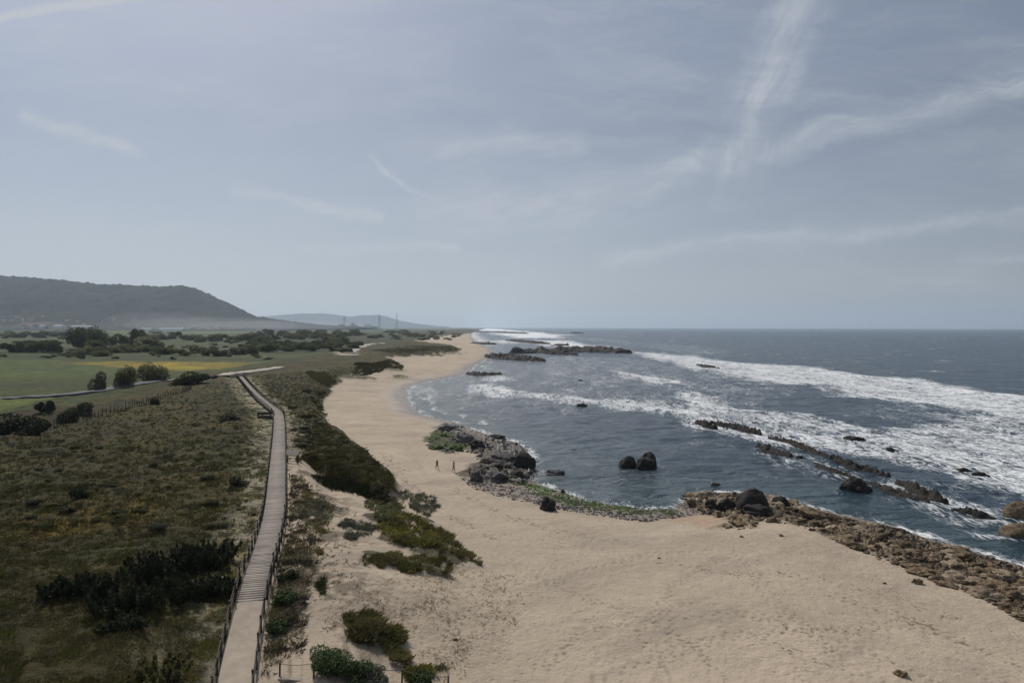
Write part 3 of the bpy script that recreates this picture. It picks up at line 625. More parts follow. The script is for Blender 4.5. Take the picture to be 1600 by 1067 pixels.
while s < Stot-.2:
    w_ = .30 if s < 60+k_end*.5 else .6; jt = random.uniform(-.02, .02); e = random.uniform(-.03, .03); b = len(vs); t = random.random()*(1 if w_ < .5 else .6)
    dz = random.uniform(-.006, .006)
    for (ss_, of) in ((s, -HW+e), (s+w_-.025, -HW+e+jt), (s+w_-.025, HW+e+jt), (s, HW+e)):
        p = rp(min(ss_, Stot), of, dz)-bo; vs.append(tuple(p)); vs.append((p.x, p.y, p.z-.05))
    for f in ((0, 2, 4, 6), (1, 7, 5, 3), (0, 1, 3, 2), (2, 3, 5, 4), (4, 5, 7, 6), (6, 7, 1, 0)): fs.append([b+i for i in f])
    tn += [t]*8; s += w_
mesh('deck', vs, fs, M_deck, False, {'tone': tn}, parent=bw)
for of in (-.8, 0, .8):
    MB().tube([rp(s_, of, -.15)-bo for s_ in np.arange(k_end*.5, Stot, 1.)], .075, 4).build('beam', M_post, bw)
# sandy ramp surface at the near end
rs = []
for s_ in np.arange(0, k_end*.5+.3, .5):
    for of in (-1., -.5, 0, .5, 1.): rs.append(tuple(rp(s_, of*.98, .0+random.uniform(-.01, .01)-(.05 if abs(of) == 1 else 0))-bo))
n = len(rs)//5; idx = np.arange(n*5).reshape(n, 5); f = np.stack([idx[:-1, :-1], idx[1:, :-1], idx[1:, 1:], idx[:-1, 1:]], -1).reshape(-1, 4)
r_ = mesh('ramp', rs, f[:, ::-1], M_path, True, parent=bw); r_['label'] = 'sand covered near end of the boardwalk'
posts = []; 
for side in (-1, 1):
    s_ = 0.4
    while s_ < Stot-.5: posts.append((s_, side)); s_ += 2.3
posts.sort(); far = MB()
def post_mb(mb, p, off):
    hgt = random.uniform(1.0, 1.15); lx, ly = random.uniform(-.06, .06), random.uniform(-.06, .06)
    mb.tube([p+Vector((0, 0, -.75)), p+Vector((lx*.4, ly*.4, hgt*.5)), p+Vector((lx, ly, hgt))], .09, 7, .07)
for i, (s_, side) in enumerate(posts):
    p = rp(s_, side*(HW+.10))-bo
    if i < 100: mb = MB(); post_mb(mb, p, 0); mb.build('post', M_post, bw, smooth=False)
    else: post_mb(far, p, 0)
fo_ = far.build('post', M_post, bw); fo_['kind'] = 'stuff'
for side in (-1, 1):
    for hh in (.95, .5):
        pts = []
        for s_ in np.arange(.4, Stot-1, 2.3):
            pts += [rp(s_, side*(HW+.10), hh)-bo, rp(s_+.75, side*(HW+.10), hh-.06)-bo, rp(s_+1.5, side*(HW+.10), hh-.06)-bo]
        MB().tube(pts, .04, 5).build('rope', M_post, bw)
# ------------------------------------------------------------------ small timber things beside the boardwalk
p = hit1(457, 722); t_ = empty('information_panel', p, math.radians(-12)); tag(t_, 'small slanted timber panel on two legs just right of the boardwalk', 'panel')
for sx in (-.75, .75): MB().tube([(sx, 0, -.3), (sx, 0, 1.15)], .07, 6).build('leg', M_post, t_)
MB().box((0, -.12, 1.35), (2.1, .9, .09), 0, math.radians(38)).build('board', M_pale, t_)
MB().box((.8, 0, .6), (.34, .12, 1.3)).build('side_board', M_post, t_)
MB().box((0, .02, .55), (1.5, .05, .09)).build('crossbar', M_post, t_)
cpt = Vector((*[float(v) for v in P(416, 651, 6.1)], 0)); cpt.z = float(height(np.array([cpt.x]), np.array([cpt.y]))[0])
t_ = empty('rest_deck', cpt, math.radians(8)); tag(t_, 'small dark timber rest platform with pale bench at the boardwalk bend', 'platform')
MB().box((0, 0, .42), (2.9, 3.2, .12)).build('platform', M_deck, t_)
MB().box((0, -1.55, .18), (2.9, .06, .9)).box((-1.48, 0, .18), (.06, 3.0, .9)).box((0, -1.62, 1.05), (2.9, .05, .55)).build('side_boards', M_post, t_)
for sx, sy in ((-1.3, -1.4), (1.3, -1.4), (-1.3, 1.4), (1.3, 1.4)): MB().tube([(sx, sy, -.4), (sx, sy, 1.35)], .08, 6).build('post', M_post, t_)
MB().box((0, -1.4, 1.25), (2.7, .08, .10)).box((0, -1.4, .85), (2.7, .06, .10)).box((-1.3, 0, 1.25), (.08, 2.7, .10)).box((0, -1.42, .15), (2.8, .05, .5)).build('railing', M_post, t_)
b_ = MB().box((0, .3, .93), (1.9, .5, .06)).build('bench_seat', M_pale, t_)
MB().box((-.75, .3, .7), (.1, .4, .4)).box((.75, .3, .7), (.1, .4, .4)).build('bench_leg', M_post, t_)
wp_ = MB().box((-.95, .85, 1.2), (.5, .06, .45)).build('notice_board', M_white, t_)
# post and rope fence at the bottom, right of the path
fpts = [(437, 1058), (490, 1058), (545, 1062), (628, 1068), (700, 1078), (415, 1110)]
wpts = [hit1(a, b) for a, b in fpts[:5]]
fe = empty('rope_fence', wpts[0]); tag(fe, 'low post and rope fence at the bottom of the photo beside the dark green shrub', 'fence'); o_ = wpts[0]
for w_ in wpts: MB().tube([w_-o_+Vector((0, 0, -.2)), w_-o_+Vector((.02, 0, .9))], .055, 7).build('post', M_post, fe)
for a, b in zip(wpts[:-1], wpts[1:]):
    if (a-b).length > 8: continue
    pts = [a.lerp(b, t)-o_+Vector((0, 0, .82-.10*math.sin(math.pi*t))) for t in np.linspace(0, 1, 9)]
    MB().tube(pts, .018, 5).build('rope', M_rope, fe)
pa, pb_ = hit1(436, 1066), hit1(545, 1066); mid = (pa+pb_)/2; L = (pb_-pa).length
o = MB().box((0, 0, 0), (L, .28, .12)).build('timber_edging', M_pale, loc=mid+Vector((0, 0, .08))); o.rotation_euler.z = math.atan2(pb_.y-pa.y, pb_.x-pa.x); tag(o, 'pale timber edging board lying under the low rope fence', 'edging')
# stake fence on the left, at the edge of the heath
A_ = [(62, 672), (110, 657), (160, 645), (205, 632), (245, 622), (285, 610), (300, 604)]
c = np.array([[*hit1(a, b+4)] for a, b in A_]); s = np.r_[0, np.cumsum(np.hypot(*np.diff(c[:, :2], axis=0).T))]
fe = empty('stake_fence', c[0]); tag(fe, 'old fence of uneven dark wooden stakes crossing the heath on the left', 'fence'); o_ = Vector(c[0])
st_ = np.arange(0, s[-1], s[-1]/64); tops = []
for s_ in st_:
    x, y = np.interp(s_, s, c[:, 0]), np.interp(s_, s, c[:, 1]); z = float(height(np.array([x]), np.array([y]))[0]); q0 = Vector((x, y, z))-o_
    hgt = random.uniform(1.2, 2.1); tp = q0+Vector((random.uniform(-.1, .1), random.uniform(-.1, .1), hgt)); tops.append(q0+Vector((0, 0, 1.15)))
    MB().tube([q0+Vector((0, 0, -.3)), tp], .10, 6, .07).build('post', M_post, fe)
MB().tube(tops, .02, 4).build('wire', M_post, fe)
# ------------------------------------------------------------------ rocks
def ico(sub):
    import bmesh
    bm = bmesh.new(); bmesh.ops.create_icosphere(bm, subdivisions=sub, radius=1.0)
    v = np.array([x.co[:] for x in bm.verts]); f = np.array([[y.index for y in x.verts] for x in bm.faces]); bm.free(); return v, f
IC = {k: ico(k) for k in (3, 4, 5)}
def rockmesh(seed, sub=4, rough=.35, sharp=.5, flat=.75):
    v, f = IC[sub]; v = v.copy(); o = Vector((seed*7.3, seed*3.1, seed*1.7)); out = np.zeros(len(v))
    for i, p in enumerate(v):
        q_ = Vector(p); a = mnoise.fractal(q_*1.1+o, .8, 2.1, 5); c_ = mnoise.voronoi(q_*1.6+o)[0]; out[i] = 1+rough*a-sharp*(.5-(c_[1]-c_[0]))*.35
    v = v*out[:, None]; v[:, 2] *= flat; v[:, 2] = np.where(v[:, 2] < -.35, -.35+(v[:, 2]+.35)*.2, v[:, 2]); return v, f
RPR = [rockmesh(20+i, 4, .16, .25, .8) for i in range(4)]
RP = [rockmesh(i, 4, random.uniform(.25, .5), random.uniform(.6, 1.4), random.uniform(.45, .8)) for i in range(8)]
def rock(name, px, py, wpx, hpx, m, label, cat='rock', group=None, sea=False, i=None, rz=None, dep=.8, sub=None, sink=.12, smooth=False):
    p = hit1(px, py, sea); sc_ = (p-Vector((0, 0, CAMZ))).length/F; v, f = (RPR[i % 4] if smooth else RP[i if i is not None else random.randrange(8)])
    w = wpx*sc_; h = hpx*sc_; sx = w/2/np.abs(v[:, 0]).max()*.97; sz = h/(v[:, 2].max()+.2)
    o = mesh(name, v*np.array([sx, sx*dep, sz]), f, m, smooth, loc=(p.x, p.y+sx*dep*.6, p.z+sz*.05)); o.rotation_euler.z = rz if rz is not None else random.uniform(-.3, .3)
    return tag(o, label, cat, group)
rock('boulder', 983, 731, 30, 21, M_dark, 'lower left boulder of the pair standing in the calm bay water', 'boulder', sea=True, i=1, smooth=True)
rock('boulder', 1011, 735, 34, 22, M_dark, 'squat wide boulder at the foot of the taller one in the bay', 'boulder', sea=True, i=2, smooth=True)
rock('boulder', 1015, 731, 28, 28, M_dark, 'tallest rounded boulder in the calm bay water', 'boulder', sea=True, i=3, smooth=True)
rock('boulder', 857, 798, 28, 24, M_dark, 'lone dark round boulder on the sand beside the pebble bank', 'boulder', i=4, dep=.9)
rock('boulder', 1180, 796, 52, 34, M_dark, 'largest smooth black boulder at the head of the rocky point', 'boulder', i=5, smooth=True)
rock('boulder', 1140, 795, 42, 26, M_dark, 'dark boulder left of the largest black boulder on the rocky point', 'boulder', i=2)
rock('boulder', 1222, 790, 28, 18, M_dark, 'smaller dark boulder right of the largest black boulder', 'boulder', i=3, smooth=True)
rock('boulder', 1185, 803, 48, 14, M_dark, 'low flat dark boulder in front of the largest black boulder', 'boulder', i=6)
rock('boulder', 1113, 797, 22, 16, M_dark, 'leftmost small black boulder of the rocky point group', 'boulder', i=1)
rock('boulder', 1345, 768, 46, 24, M_dark, 'big dark brown boulder at the foot of the long reef', 'boulder', sea=True, i=0)
rock('boulder', 1600, 810, 40, 22, M_tan, 'upper tan boulder at the right edge of the water', 'boulder', sea=True, i=3, smooth=True)
rock('boulder', 1604, 841, 46, 20, M_tan, 'lower tan boulder at the right edge of the water', 'boulder', sea=True, i=5, smooth=True)
rock('rock', 1119, 759, 15, 5, M_dark, 'tiny flat dark rock breaking the water above the rocky point', sea=True)
rock('rock', 1252, 718, 17, 7, M_dark, 'small round dark rock off the left end of the reef', sea=True, i=3)
rock('rock', 1394, 704, 14, 5, M_dark, 'tiny dark rock alone in the white foam', sea=True)
rock('rock', 1337, 688, 34, 7, M_dark, 'low slanting dark rock in the middle of the foam', sea=True, rz=-.5)
rock('rock', 1510, 737, 22, 6, M_dark, 'left of two low rocks in the foam at the right', sea=True)
rock('rock', 1535, 744, 24, 6, M_dark, 'right of two low rocks in the foam at the right', sea=True)
rock('rock', 907, 595, 9, 3, M_dark, 'tiny dark rock alone far out in the middle of the bay', sea=True)
rock('rock', 910, 635, 24, 6, M_dark, 'low dark rock in the inner line of surf', sea=True)
rock('rock', 880, 770, 9, 7, M_dark, 'small black rock standing in the green algae', i=3)
rock('rock', 745, 752, 28, 20, M_grey, 'rounded grey rock at the near end of the left outcrop', i=3)
rock('rock', 868, 742, 34, 9, M_grey, 'pale flat rock awash just off the left outcrop', sea=True, i=6)
for (a, b, w, h, i, t) in ((700, 673, 40, 12, 2, 'grey layered slab at the upper end of the left outcrop'), (726, 690, 34, 14, 6, 'grey green slab in the middle of the upper left outcrop'),
                           (745, 698, 30, 12, 0, 'dark slab at the seaward side of the upper left outcrop'), (775, 686, 34, 8, 4, 'low dark slab jutting into the water from the left outcrop'),
                           (790, 722, 60, 14, 6, 'long pale grey slab along the top of the lower left outcrop'), (782, 737, 64, 16, 2, 'wide dark ridge across the lower left outcrop'),
                           (820, 733, 38, 26, 5, 'steep dark rock at the seaward tip of the lower left outcrop'), (775, 750, 46, 16, 7, 'broken grey rock at the base of the lower left outcrop'),
                           (810, 748, 40, 14, 1, 'low dark rock between the lower left outcrop and the algae'), (760, 726, 28, 10, 3, 'small grey rock at the sandy edge of the lower left outcrop')):
    rock('rock', a, b, w, h, M_dark if 'dark' in t else M_grey, t, i=i)
for (a, b, w, h, t) in ((680, 702, 30, 8, 'leftmost flat rock covered in green algae'), (694, 684, 28, 9, 'upper rock covered in green algae near the bay water'), (712, 704, 26, 10, 'right rock with green algae beside the grey slabs')):
    rock('rock', a, b, w, h, M_green, t)
# many rocks of the rocky point
protos = []
for i in range(6):
    v, f = RP[i]; o = mesh('shore_rock', v, f, M_paler if i in (1, 4) else M_tan, False, loc=(0, 0, -300)); tag(o, 'rough tan rock lying in the rocky band along the shore', 'rock', 'rocks of the tan rocky band'); protos.append(o)
cand = rng.uniform([1060, 770], [1640, 980], (2600, 2)); RBp = [(1062, 778), (1100, 768), (1150, 772), (1215, 776), (1290, 802), (1400, 826), (1480, 852), (1600, 886), (1660, 905), (1660, 1000), (1600, 972), (1540, 938), (1450, 902), (1380, 878), (1340, 860), (1290, 836), (1225, 818), (1190, 812), (1170, 828), (1120, 826), (1140, 812), (1090, 797)]
inn = inside(cand[:, 0], cand[:, 1], np.array(RBp, float)); cand = cand[inn]; cw_ = P(cand[:, 0], cand[:, 1], 1.); cand = cand[fbm(cw_[0]/4, cw_[1]/4, 77, 3) > -.12]; n_r = 0
hx, hy, hz_ = hit(cand[:, 0], cand[:, 1])
for j in range(min(len(cand), 210)):
    r = abs(random.gauss(0, .52))+.25; pr = protos[j % 6]; r = min(r, 1.9)
    lo_ = ('rough tan rock lying in the rocky band along the shore')
    where = 'beside the black boulders' if cand[j][0] < 1270 else ('in the middle stretch' if cand[j][0] < 1430 else 'at the right end'); size = 'large' if r > .95 else ('mid sized' if r > .55 else 'small')
    c_ = pr if n_r < 6 else dup(pr, (0, 0, 0)); n_r += 1
    c_['label'] = f'{size} rough tan rock {where} of the rocky shore band'; c_['group'] = f'{size} rocks {where} of the rocky band'
    c_.location = (hx[j], hy[j], hz_[j]-.05*r); c_.rotation_euler = (random.uniform(-.3, .3), random.uniform(-.3, .3), random.uniform(0, 6.3)); c_.scale = (r*random.uniform(.8, 1.5), r, r*random.uniform(.5, 1.0))
# loose single rocks on the sand near the band
for (a, b, w, t) in ((1436, 912, 16, 'left of two loose tan rocks on the sand below the rocky band'), (1464, 908, 18, 'right of two loose tan rocks on the sand below the rocky band'), (1222, 838, 8, 'small dark stone alone on the sand near the rocky point'),
                     (1160, 840, 8, 'small tan stone on the sand left of the rocky point'), (1383, 912, 6, 'tiny dark stone on the sand in line below the rocks'), (1030, 872, 5, 'tiny dark stone lying far left on the open sand'), (712, 1001, 10, 'small brown stone on the sand near the low fence'), (1410, 1057, 20, 'low brown stone half buried at the bottom right of the sand')):
    rock('stone', a, b, w, w*.45, M_tan, t, 'stone')
# pebbles and rubble: uncountable
def rubble(name, pts, n, rmin, rmax, m, label, seed):
    r_ = np.random.default_rng(seed); pts = np.array(pts, float); lo_, hi_ = pts.min(0), pts.max(0); c = r_.uniform(lo_, hi_, (n*3, 2)); c = c[inside(c[:, 0], c[:, 1], pts)][:n]
    x, y, z = hit(c[:, 0], c[:, 1], 1.); v0, f0 = ico(1); v0 = v0*np.array([1, 1, .6]); rr = r_.uniform(rmin, rmax, len(x))*r_.uniform(.4, 1, len(x))
    vv = v0[None]*(1+.3*r_.standard_normal((len(x), len(v0), 1)))*rr[:, None, None]+np.stack([x, y, z], 1)[:, None]
    ff = f0[None]+(np.arange(len(x))*len(v0))[:, None, None]; o = mesh(name, vv.reshape(-1, 3), ff.reshape(-1, 3), m); tag(o, label, 'pebbles', kind='stuff')
rubble('pebbles', [(716, 742), (740, 752), (800, 757), (860, 772), (940, 788), (1060, 796), (1120, 800), (1060, 808), (1010, 816), (930, 806), (850, 792), (780, 776), (735, 762)], 2600, .08, .26, M_grey, 'grey brown pebble bank curving along the bay', 1)
rubble('rubble', RBp, 3000, .08, .42, M_tan, 'broken tan rubble between the rocks of the shore', 2)
rubble('rubble', [(664, 697), (672, 680), (700, 660), (760, 680), (812, 694), (838, 730), (826, 752), (780, 756), (735, 750), (748, 724), (742, 708), (700, 710)], 900, .15, .5, M_grey, 'broken grey rubble among the slabs of the left outcrop', 3)
M_alg = rockmat('bright_algae', (.045, .075, .010), (.10, .15, .018), (.16, .20, .03))
rubble('algae', [(795, 752), (840, 757), (880, 770), (940, 786), (1000, 794), (1066, 796), (1050, 805), (980, 804), (920, 796), (860, 784), (810, 764)], 1100, .10, .30, M_alg, 'bright green algae covered stones at the water edge of the bay', 4)
# reefs
def reef(name, pts, wid, hgt, label, m=M_dark, seed=0, nc=16):
    nc = 16 if wid < 10 else 40
    c = poly(pts, 0.); s = np.r_[0, np.cumsum(np.hypot(*np.diff(c, axis=0).T))]; n = int(np.clip(s[-1]/max(.35, wid/nc*1.2), 24, 260)); q_ = np.linspace(0, s[-1], n)
    cx, cy = np.interp(q_, s, c[:, 0]), np.interp(q_, s, c[:, 1]); tx, ty = np.gradient(cx), np.gradient(cy); L = np.hypot(tx, ty); nx, ny = -ty/L, tx/L
    w = wid*.5*np.sqrt(np.clip(np.sin(np.pi*np.clip(q_/s[-1], .0, 1)), .02, 1))*(1+.5*fbm(q_/wid, q_*0, seed, 3)); t = np.linspace(-1, 1, nc)
    Xr = cx[:, None]+nx[:, None]*w[:, None]*t+fbm(q_/wid/1.5, q_*0+4, seed+4, 2)[:, None]*min(wid, 12)*.5; Yr = cy[:, None]+ny[:, None]*w[:, None]*t
    pr = 1-np.abs(t)**1.6; n1_ = 1-np.abs(fbm(Xr/wid*1.6, Yr/wid*1.6, seed+7, 4, .6))*2.0
    Zr = -.25+(hgt+.5)*pr[None]*(.30+.70*np.clip(n1_, 0, 1))*(.7+.3*np.sin(np.pi*q_/s[-1]))[:, None]+fbm(Xr/wid*5, Yr/wid*5, seed+9, 4, .6)*hgt*1.3*(1+(wid > 15)*.6)
    Zr[:, [0, -1]] = -.9; Zr[[0, -1]] = -.9; idx = np.arange(n*nc).reshape(n, nc); f = np.stack([idx[:-1, :-1], idx[1:, :-1], idx[1:, 1:], idx[:-1, 1:]], -1).reshape(-1, 4)
    o3 = np.array([cx.mean(), cy.mean(), 0]); o = mesh(name, np.stack([Xr.ravel(), Yr.ravel(), Zr.ravel()], 1)-o3, f, m, False, loc=o3); return tag(o, label, 'reef')
RF = [([(1086, 660), (1100, 663), (1118, 670)], 5, .9, 'short dark reef at the left start of the long reef line'), ([(1108, 661), (1150, 668), (1192, 679)], 4, .9, 'dark reef strip second from the left in the surf line'),
      ([(1200, 683), (1240, 694), (1270, 706), (1300, 717)], 3.2, .7, 'thin dark reef strip leading right from the upper reef'), ([(1296, 715), (1335, 732), (1393, 748)], 4, .9, 'middle dark reef strip behind the big brown boulder'),
      ([(1398, 755), (1440, 771), (1482, 786)], 4.5, .8, 'rightmost strip of the upper reef line'), ([(1184, 697), (1205, 706), (1238, 716)], 4.5, .9, 'ragged dark reef patch left of the small round rock'),
      ([(1268, 724), (1300, 737), (1335, 747)], 2.6, .5, 'thin low reef strip left of the big brown boulder'), ([(1355, 755), (1400, 771), (1458, 787)], 3.2, .6, 'lower reef strip right of the big brown boulder'),
      ([(1484, 796), (1520, 804), (1556, 813)], 3.2, .6, 'dark reef in the near water beside the rocky shore'), ([(800, 552), (870, 549.5), (920, 548.5), (985, 552)], 55, 3.6, 'large black reef reaching far out from the distant beach'),
      ([(766, 556), (790, 560), (826, 563), (858, 565)], 30, 2.4, 'dark reef tongue in front of the large black reef'), ([(728, 584), (750, 586), (784, 585)], 12, 1.2, 'low reef touching the sand at the head of the bay'),
      ([(738, 537), (758, 538), (776, 538)], 40, 2.2, 'small black reef beside the far beach'), ([(790, 532), (822, 534), (856, 538)], 36, 2., 'narrow reef behind the large black reef'),
      ([(868, 539.5), (878, 540), (889, 540)], 26, 1.8, 'short reef right of the narrow far reef'), ([(700, 518), (760, 519), (825, 521.5)], 90, 4, 'long dark reef lying along the farthest visible shore'),
      ([(1088, 571), (1105, 573), (1122, 575)], 9, 1, 'tiny reef breaking the outer line of surf'), ([(856, 552), (880, 554), (900, 555)], 18, 1.4, 'low rock shelf just in front of the large black reef'),
      ([(895, 520.5), (905, 521), (912, 521)], 40, 3.5, 'lone far rock rising from the surf near the horizon')]
for i, (pts, w, h, t) in enumerate(RF): reef('reef', pts, w*(.72 if w < 6 else 1), h, t, seed=300+i*13)
# ------------------------------------------------------------------ plants
def leafquads(r_, c, nrm_dir, size, up=.3, aspect=1.6):
    n = len(c); a = r_.standard_normal((n, 3)); a /= np.linalg.norm(a, axis=1)[:, None]; a = a+nrm_dir*.7; b = r_.standard_normal((n, 3)); b[:, 2] += up*3
    a /= np.linalg.norm(a, axis=1)[:, None]; b -= (a*b).sum(1)[:, None]*a; b /= np.linalg.norm(b, axis=1)[:, None]; t = np.cross(a, b)
    s = size*r_.uniform(.6, 1.3, n); b = b*(s*aspect)[:, None]; t = t*s[:, None]
    v = np.stack([c-b*.5, c+t*.5, c+b*.5, c-t*.5], 1).reshape(-1, 3); f = np.arange(n*4).reshape(n, 4); return v, f
def crown(seed, n, lumps=9, size=.07, squash=.8, spread=.62, up=.3):
    r_ = np.random.default_rng(seed); cs = r_.uniform(-1, 1, (lumps, 3))*np.array([spread, spread, .32]); cs[:, 2] += .35+.25*(1-np.hypot(cs[:, 0], cs[:, 1])); rs = r_.uniform(.28, .48, lumps)
    k = r_.integers(0, lumps, n); d = r_.standard_normal((n, 3)); d /= np.linalg.norm(d, axis=1)[:, None]; rad = rs[k]*(1-.35*r_.random(n)**2)
    p = cs[k]+d*rad[:, None]*np.array([1, 1, squash]); sel = p[:, 2] > .0; p, d, k = p[sel], d[sel], k[sel]
    v, f = leafquads(r_, p, d, size, up); tone = np.clip(.25+.45*r_.random(len(p))+.25*(r_.random(lumps)[k]-.3), 0, 1); return v, f, np.repeat(tone, 4)
CR = [crown(40+i, 2600, lumps=random.choice((7, 9, 12)), size=.085) for i in range(5)]+[crown(60, 3800, 24, .07, .85, .52), crown(61, 3800, 20, .07, .8, .56)]
def shrub_proto(i, m, name='shrub', n=None):
    v, f, t = CR[i]; return mesh(name, v, f, m, False, {'tone': t}, loc=(0, 0, -300))
PROT = {}
def shrub(px, py, wpx, hpx, m, label, group=None, name='shrub', cat='shrub', dep=1., i=None):
    p = hit1(px, py); s = (p-Vector((0, 0, CAMZ))).length/F; i = random.randrange(7) if i is None else i; key = (i, m.name)
    if key not in PROT: v, f, t = CR[i]; PROT[key] = mesh(name, v, f, m, False, {'tone': t}, link=False).data
    o = bpy.data.objects.new(name, PROT[key]); COL.objects.link(o); sx = wpx*s/2/.95
    o.scale = (sx, sx*dep, hpx*s/.98); o.location = (p.x, p.y+sx*.5*dep, p.z-.05*hpx*s); o.rotation_euler.z = random.uniform(0, 6.3) if dep == 1 else random.uniform(-.2, .2)
    return tag(o, label, cat, group)
for args in [(190, 604, 32, 26, 'round dark shrub beside the lane, left of the wide brown shrub'), (233, 597, 50, 24, 'wide brown green shrub beside the lane, below the orange flowers')]:
    shrub(*args[:4], M_bush, args[4], i=5)
shrub(150, 609, 26, 22, M_reed, 'pale wispy reed clump left of the round dark shrub', name='reed_clump', cat='reeds')
shrub(300, 602, 58, 17, M_wood, 'low dark hedge shrub at the end of the stake fence', i=1)
for a, b, w, h, t in [(66, 645, 22, 15, 'small round dark shrub at the edge of the pale meadow'), (100, 662, 26, 17, 'dark shrub standing on the stake fence line'), (122, 648, 40, 14, 'low dark shrub just behind the stake fence'),
                      (12, 681, 74, 25, 'big dark shrub at the left edge behind the heath'), (50, 681, 50, 20, 'dark shrub right of the big one at the left edge'), (240, 634, 12, 12, 'small dark shrub near the middle of the stake fence'),
                      (350, 658, 34, 9, 'low flat dark shrub on the heath left of the boardwalk bend'), (113, 782, 24, 16, 'small dark shrub alone on the open heath'), (322, 750, 22, 9, 'small low shrub on the heath beside the boardwalk'), (364, 762, 34, 12, 'low dark shrub close to the left railing')]:
    shrub(a, b, w, h, M_thick if 'dark' in t else M_bush, t)
# field trees and hedges, each one its own
def tree(px, py, wpx, hpx, m, label, group=None):
    p = hit1(px, py); s = (p-Vector((0, 0, CAMZ))).length/F; t = empty('tree', p, random.uniform(0, 6)); tag(t, label, 'tree', group); i = random.randrange(7); key = (i, m.name, 't')
    if key not in PROT: v, f, tn_ = CR[i]; PROT[key] = mesh('crown', v, f, m, False, {'tone': tn_}, link=False).data
    o = bpy.data.objects.new('crown', PROT[key]); COL.objects.link(o); o.parent = t; sx = wpx*s/2/.95; H0 = hpx*s; o.scale = (sx, sx, H0*.92); o.location = (0, 0, H0*.06)
    if 'tr' not in PROT:
        mb = MB(); mb.tube([(0, 0, -.05), (.01, .0, .3), (0, .02, .6)], .05, 7, .025)
        for k in range(5): an = k*1.3; mb.tube([(0, 0, .2+.06*k), (.16*math.cos(an), .16*math.sin(an), .5+.05*k)], .022, 5, .008)
        b_ = mb.build('trunk', M_bark); PROT['tr'] = b_.data; COL.objects.unlink(b_)
    tr = bpy.data.objects.new('trunk', PROT['tr']); COL.objects.link(tr); tr.parent = t; tr.scale = (sx, sx, H0)
    return t
for a, b, w, h, t in [(122, 546, 30, 26, 'left tree of the big dark clump in the fields'), (140, 545, 34, 28, 'tallest tree of the big dark clump in the fields'), (158, 541, 26, 22, 'right tree of the big dark clump in the fields'),
                      (155, 547, 30, 12, 'low round tree in front of the big dark clump'), (188, 543, 26, 18, 'round dark tree right of the big clump'), (212, 540, 24, 22, 'tree with a raised crown in the middle of the fields'), (240, 546, 44, 16, 'wide pale willow in the middle of the fields')]:
    tree(a, b, w, h, M_wood if 'dark' in t else M_bush, t)
for a in (5, 22, 38, 52, 68, 82): shrub(a, 551, 24, random.uniform(11, 17), M_wood, 'dark shrub in the thick hedge at the left edge of the fields', 'shrubs of the left hedge')
for a in range(225, 395, 15): shrub(a+random.uniform(-4, 4), 531+random.uniform(-2, 2), 22, random.uniform(6, 10), random.choice((M_wood, M_bush)), 'shrub in the long hedge across the middle of the fields', 'shrubs of the middle hedge')
for a in range(105, 400, 13): shrub(a+random.uniform(-5, 5), 553+random.uniform(-4, 4), 24, random.uniform(6, 11), random.choice((M_wood, M_bush, M_bush)), 'scrubby bush behind the yellow flower field', 'bushes behind the flower field')
for a in range(0, 120, 13): shrub(a, 525+random.uniform(-3, 3), 20, random.uniform(4, 7), random.choice((M_wood, M_bush)), 'small bush in the far rough pasture on the left', 'bushes of the far left pasture')
for _ in range(120): shrub(random.uniform(0, 420), random.uniform(521, 562), random.uniform(7, 16), random.uniform(2.2, 4.2), random.choice((M_wood, M_bush)), 'scattered low bush in the far fields', 'scattered field bushes')
for _ in range(120):
    a = random.uniform(385, 560); b = random.uniform(524, 551); tt_ = ('left' if a < 445 else 'middle' if a < 505 else 'right')+(' back row' if b < 534 else ' centre' if b < 543 else ' front edge'); tree(a, b, random.uniform(13, 24), random.uniform(6, 10), random.choice((M_wood, M_bush, M_wood)), f'dark green tree at the {tt_} of the dense wood behind the track', f'trees at the {tt_} of the wood')
for _ in range(34): shrub(random.uniform(560, 715), random.uniform(518, 532), random.uniform(10, 22), random.uniform(2.5, 5), M_bush, 'low bush on the far coastal plain behind the beach', 'bushes of the far plain')
for _ in range(30): tree(random.uniform(0, 600), random.uniform(512.9, 514.2), random.uniform(8, 16), random.uniform(4, 7), M_wood, 'small far tree in front of the village', 'trees before the village')
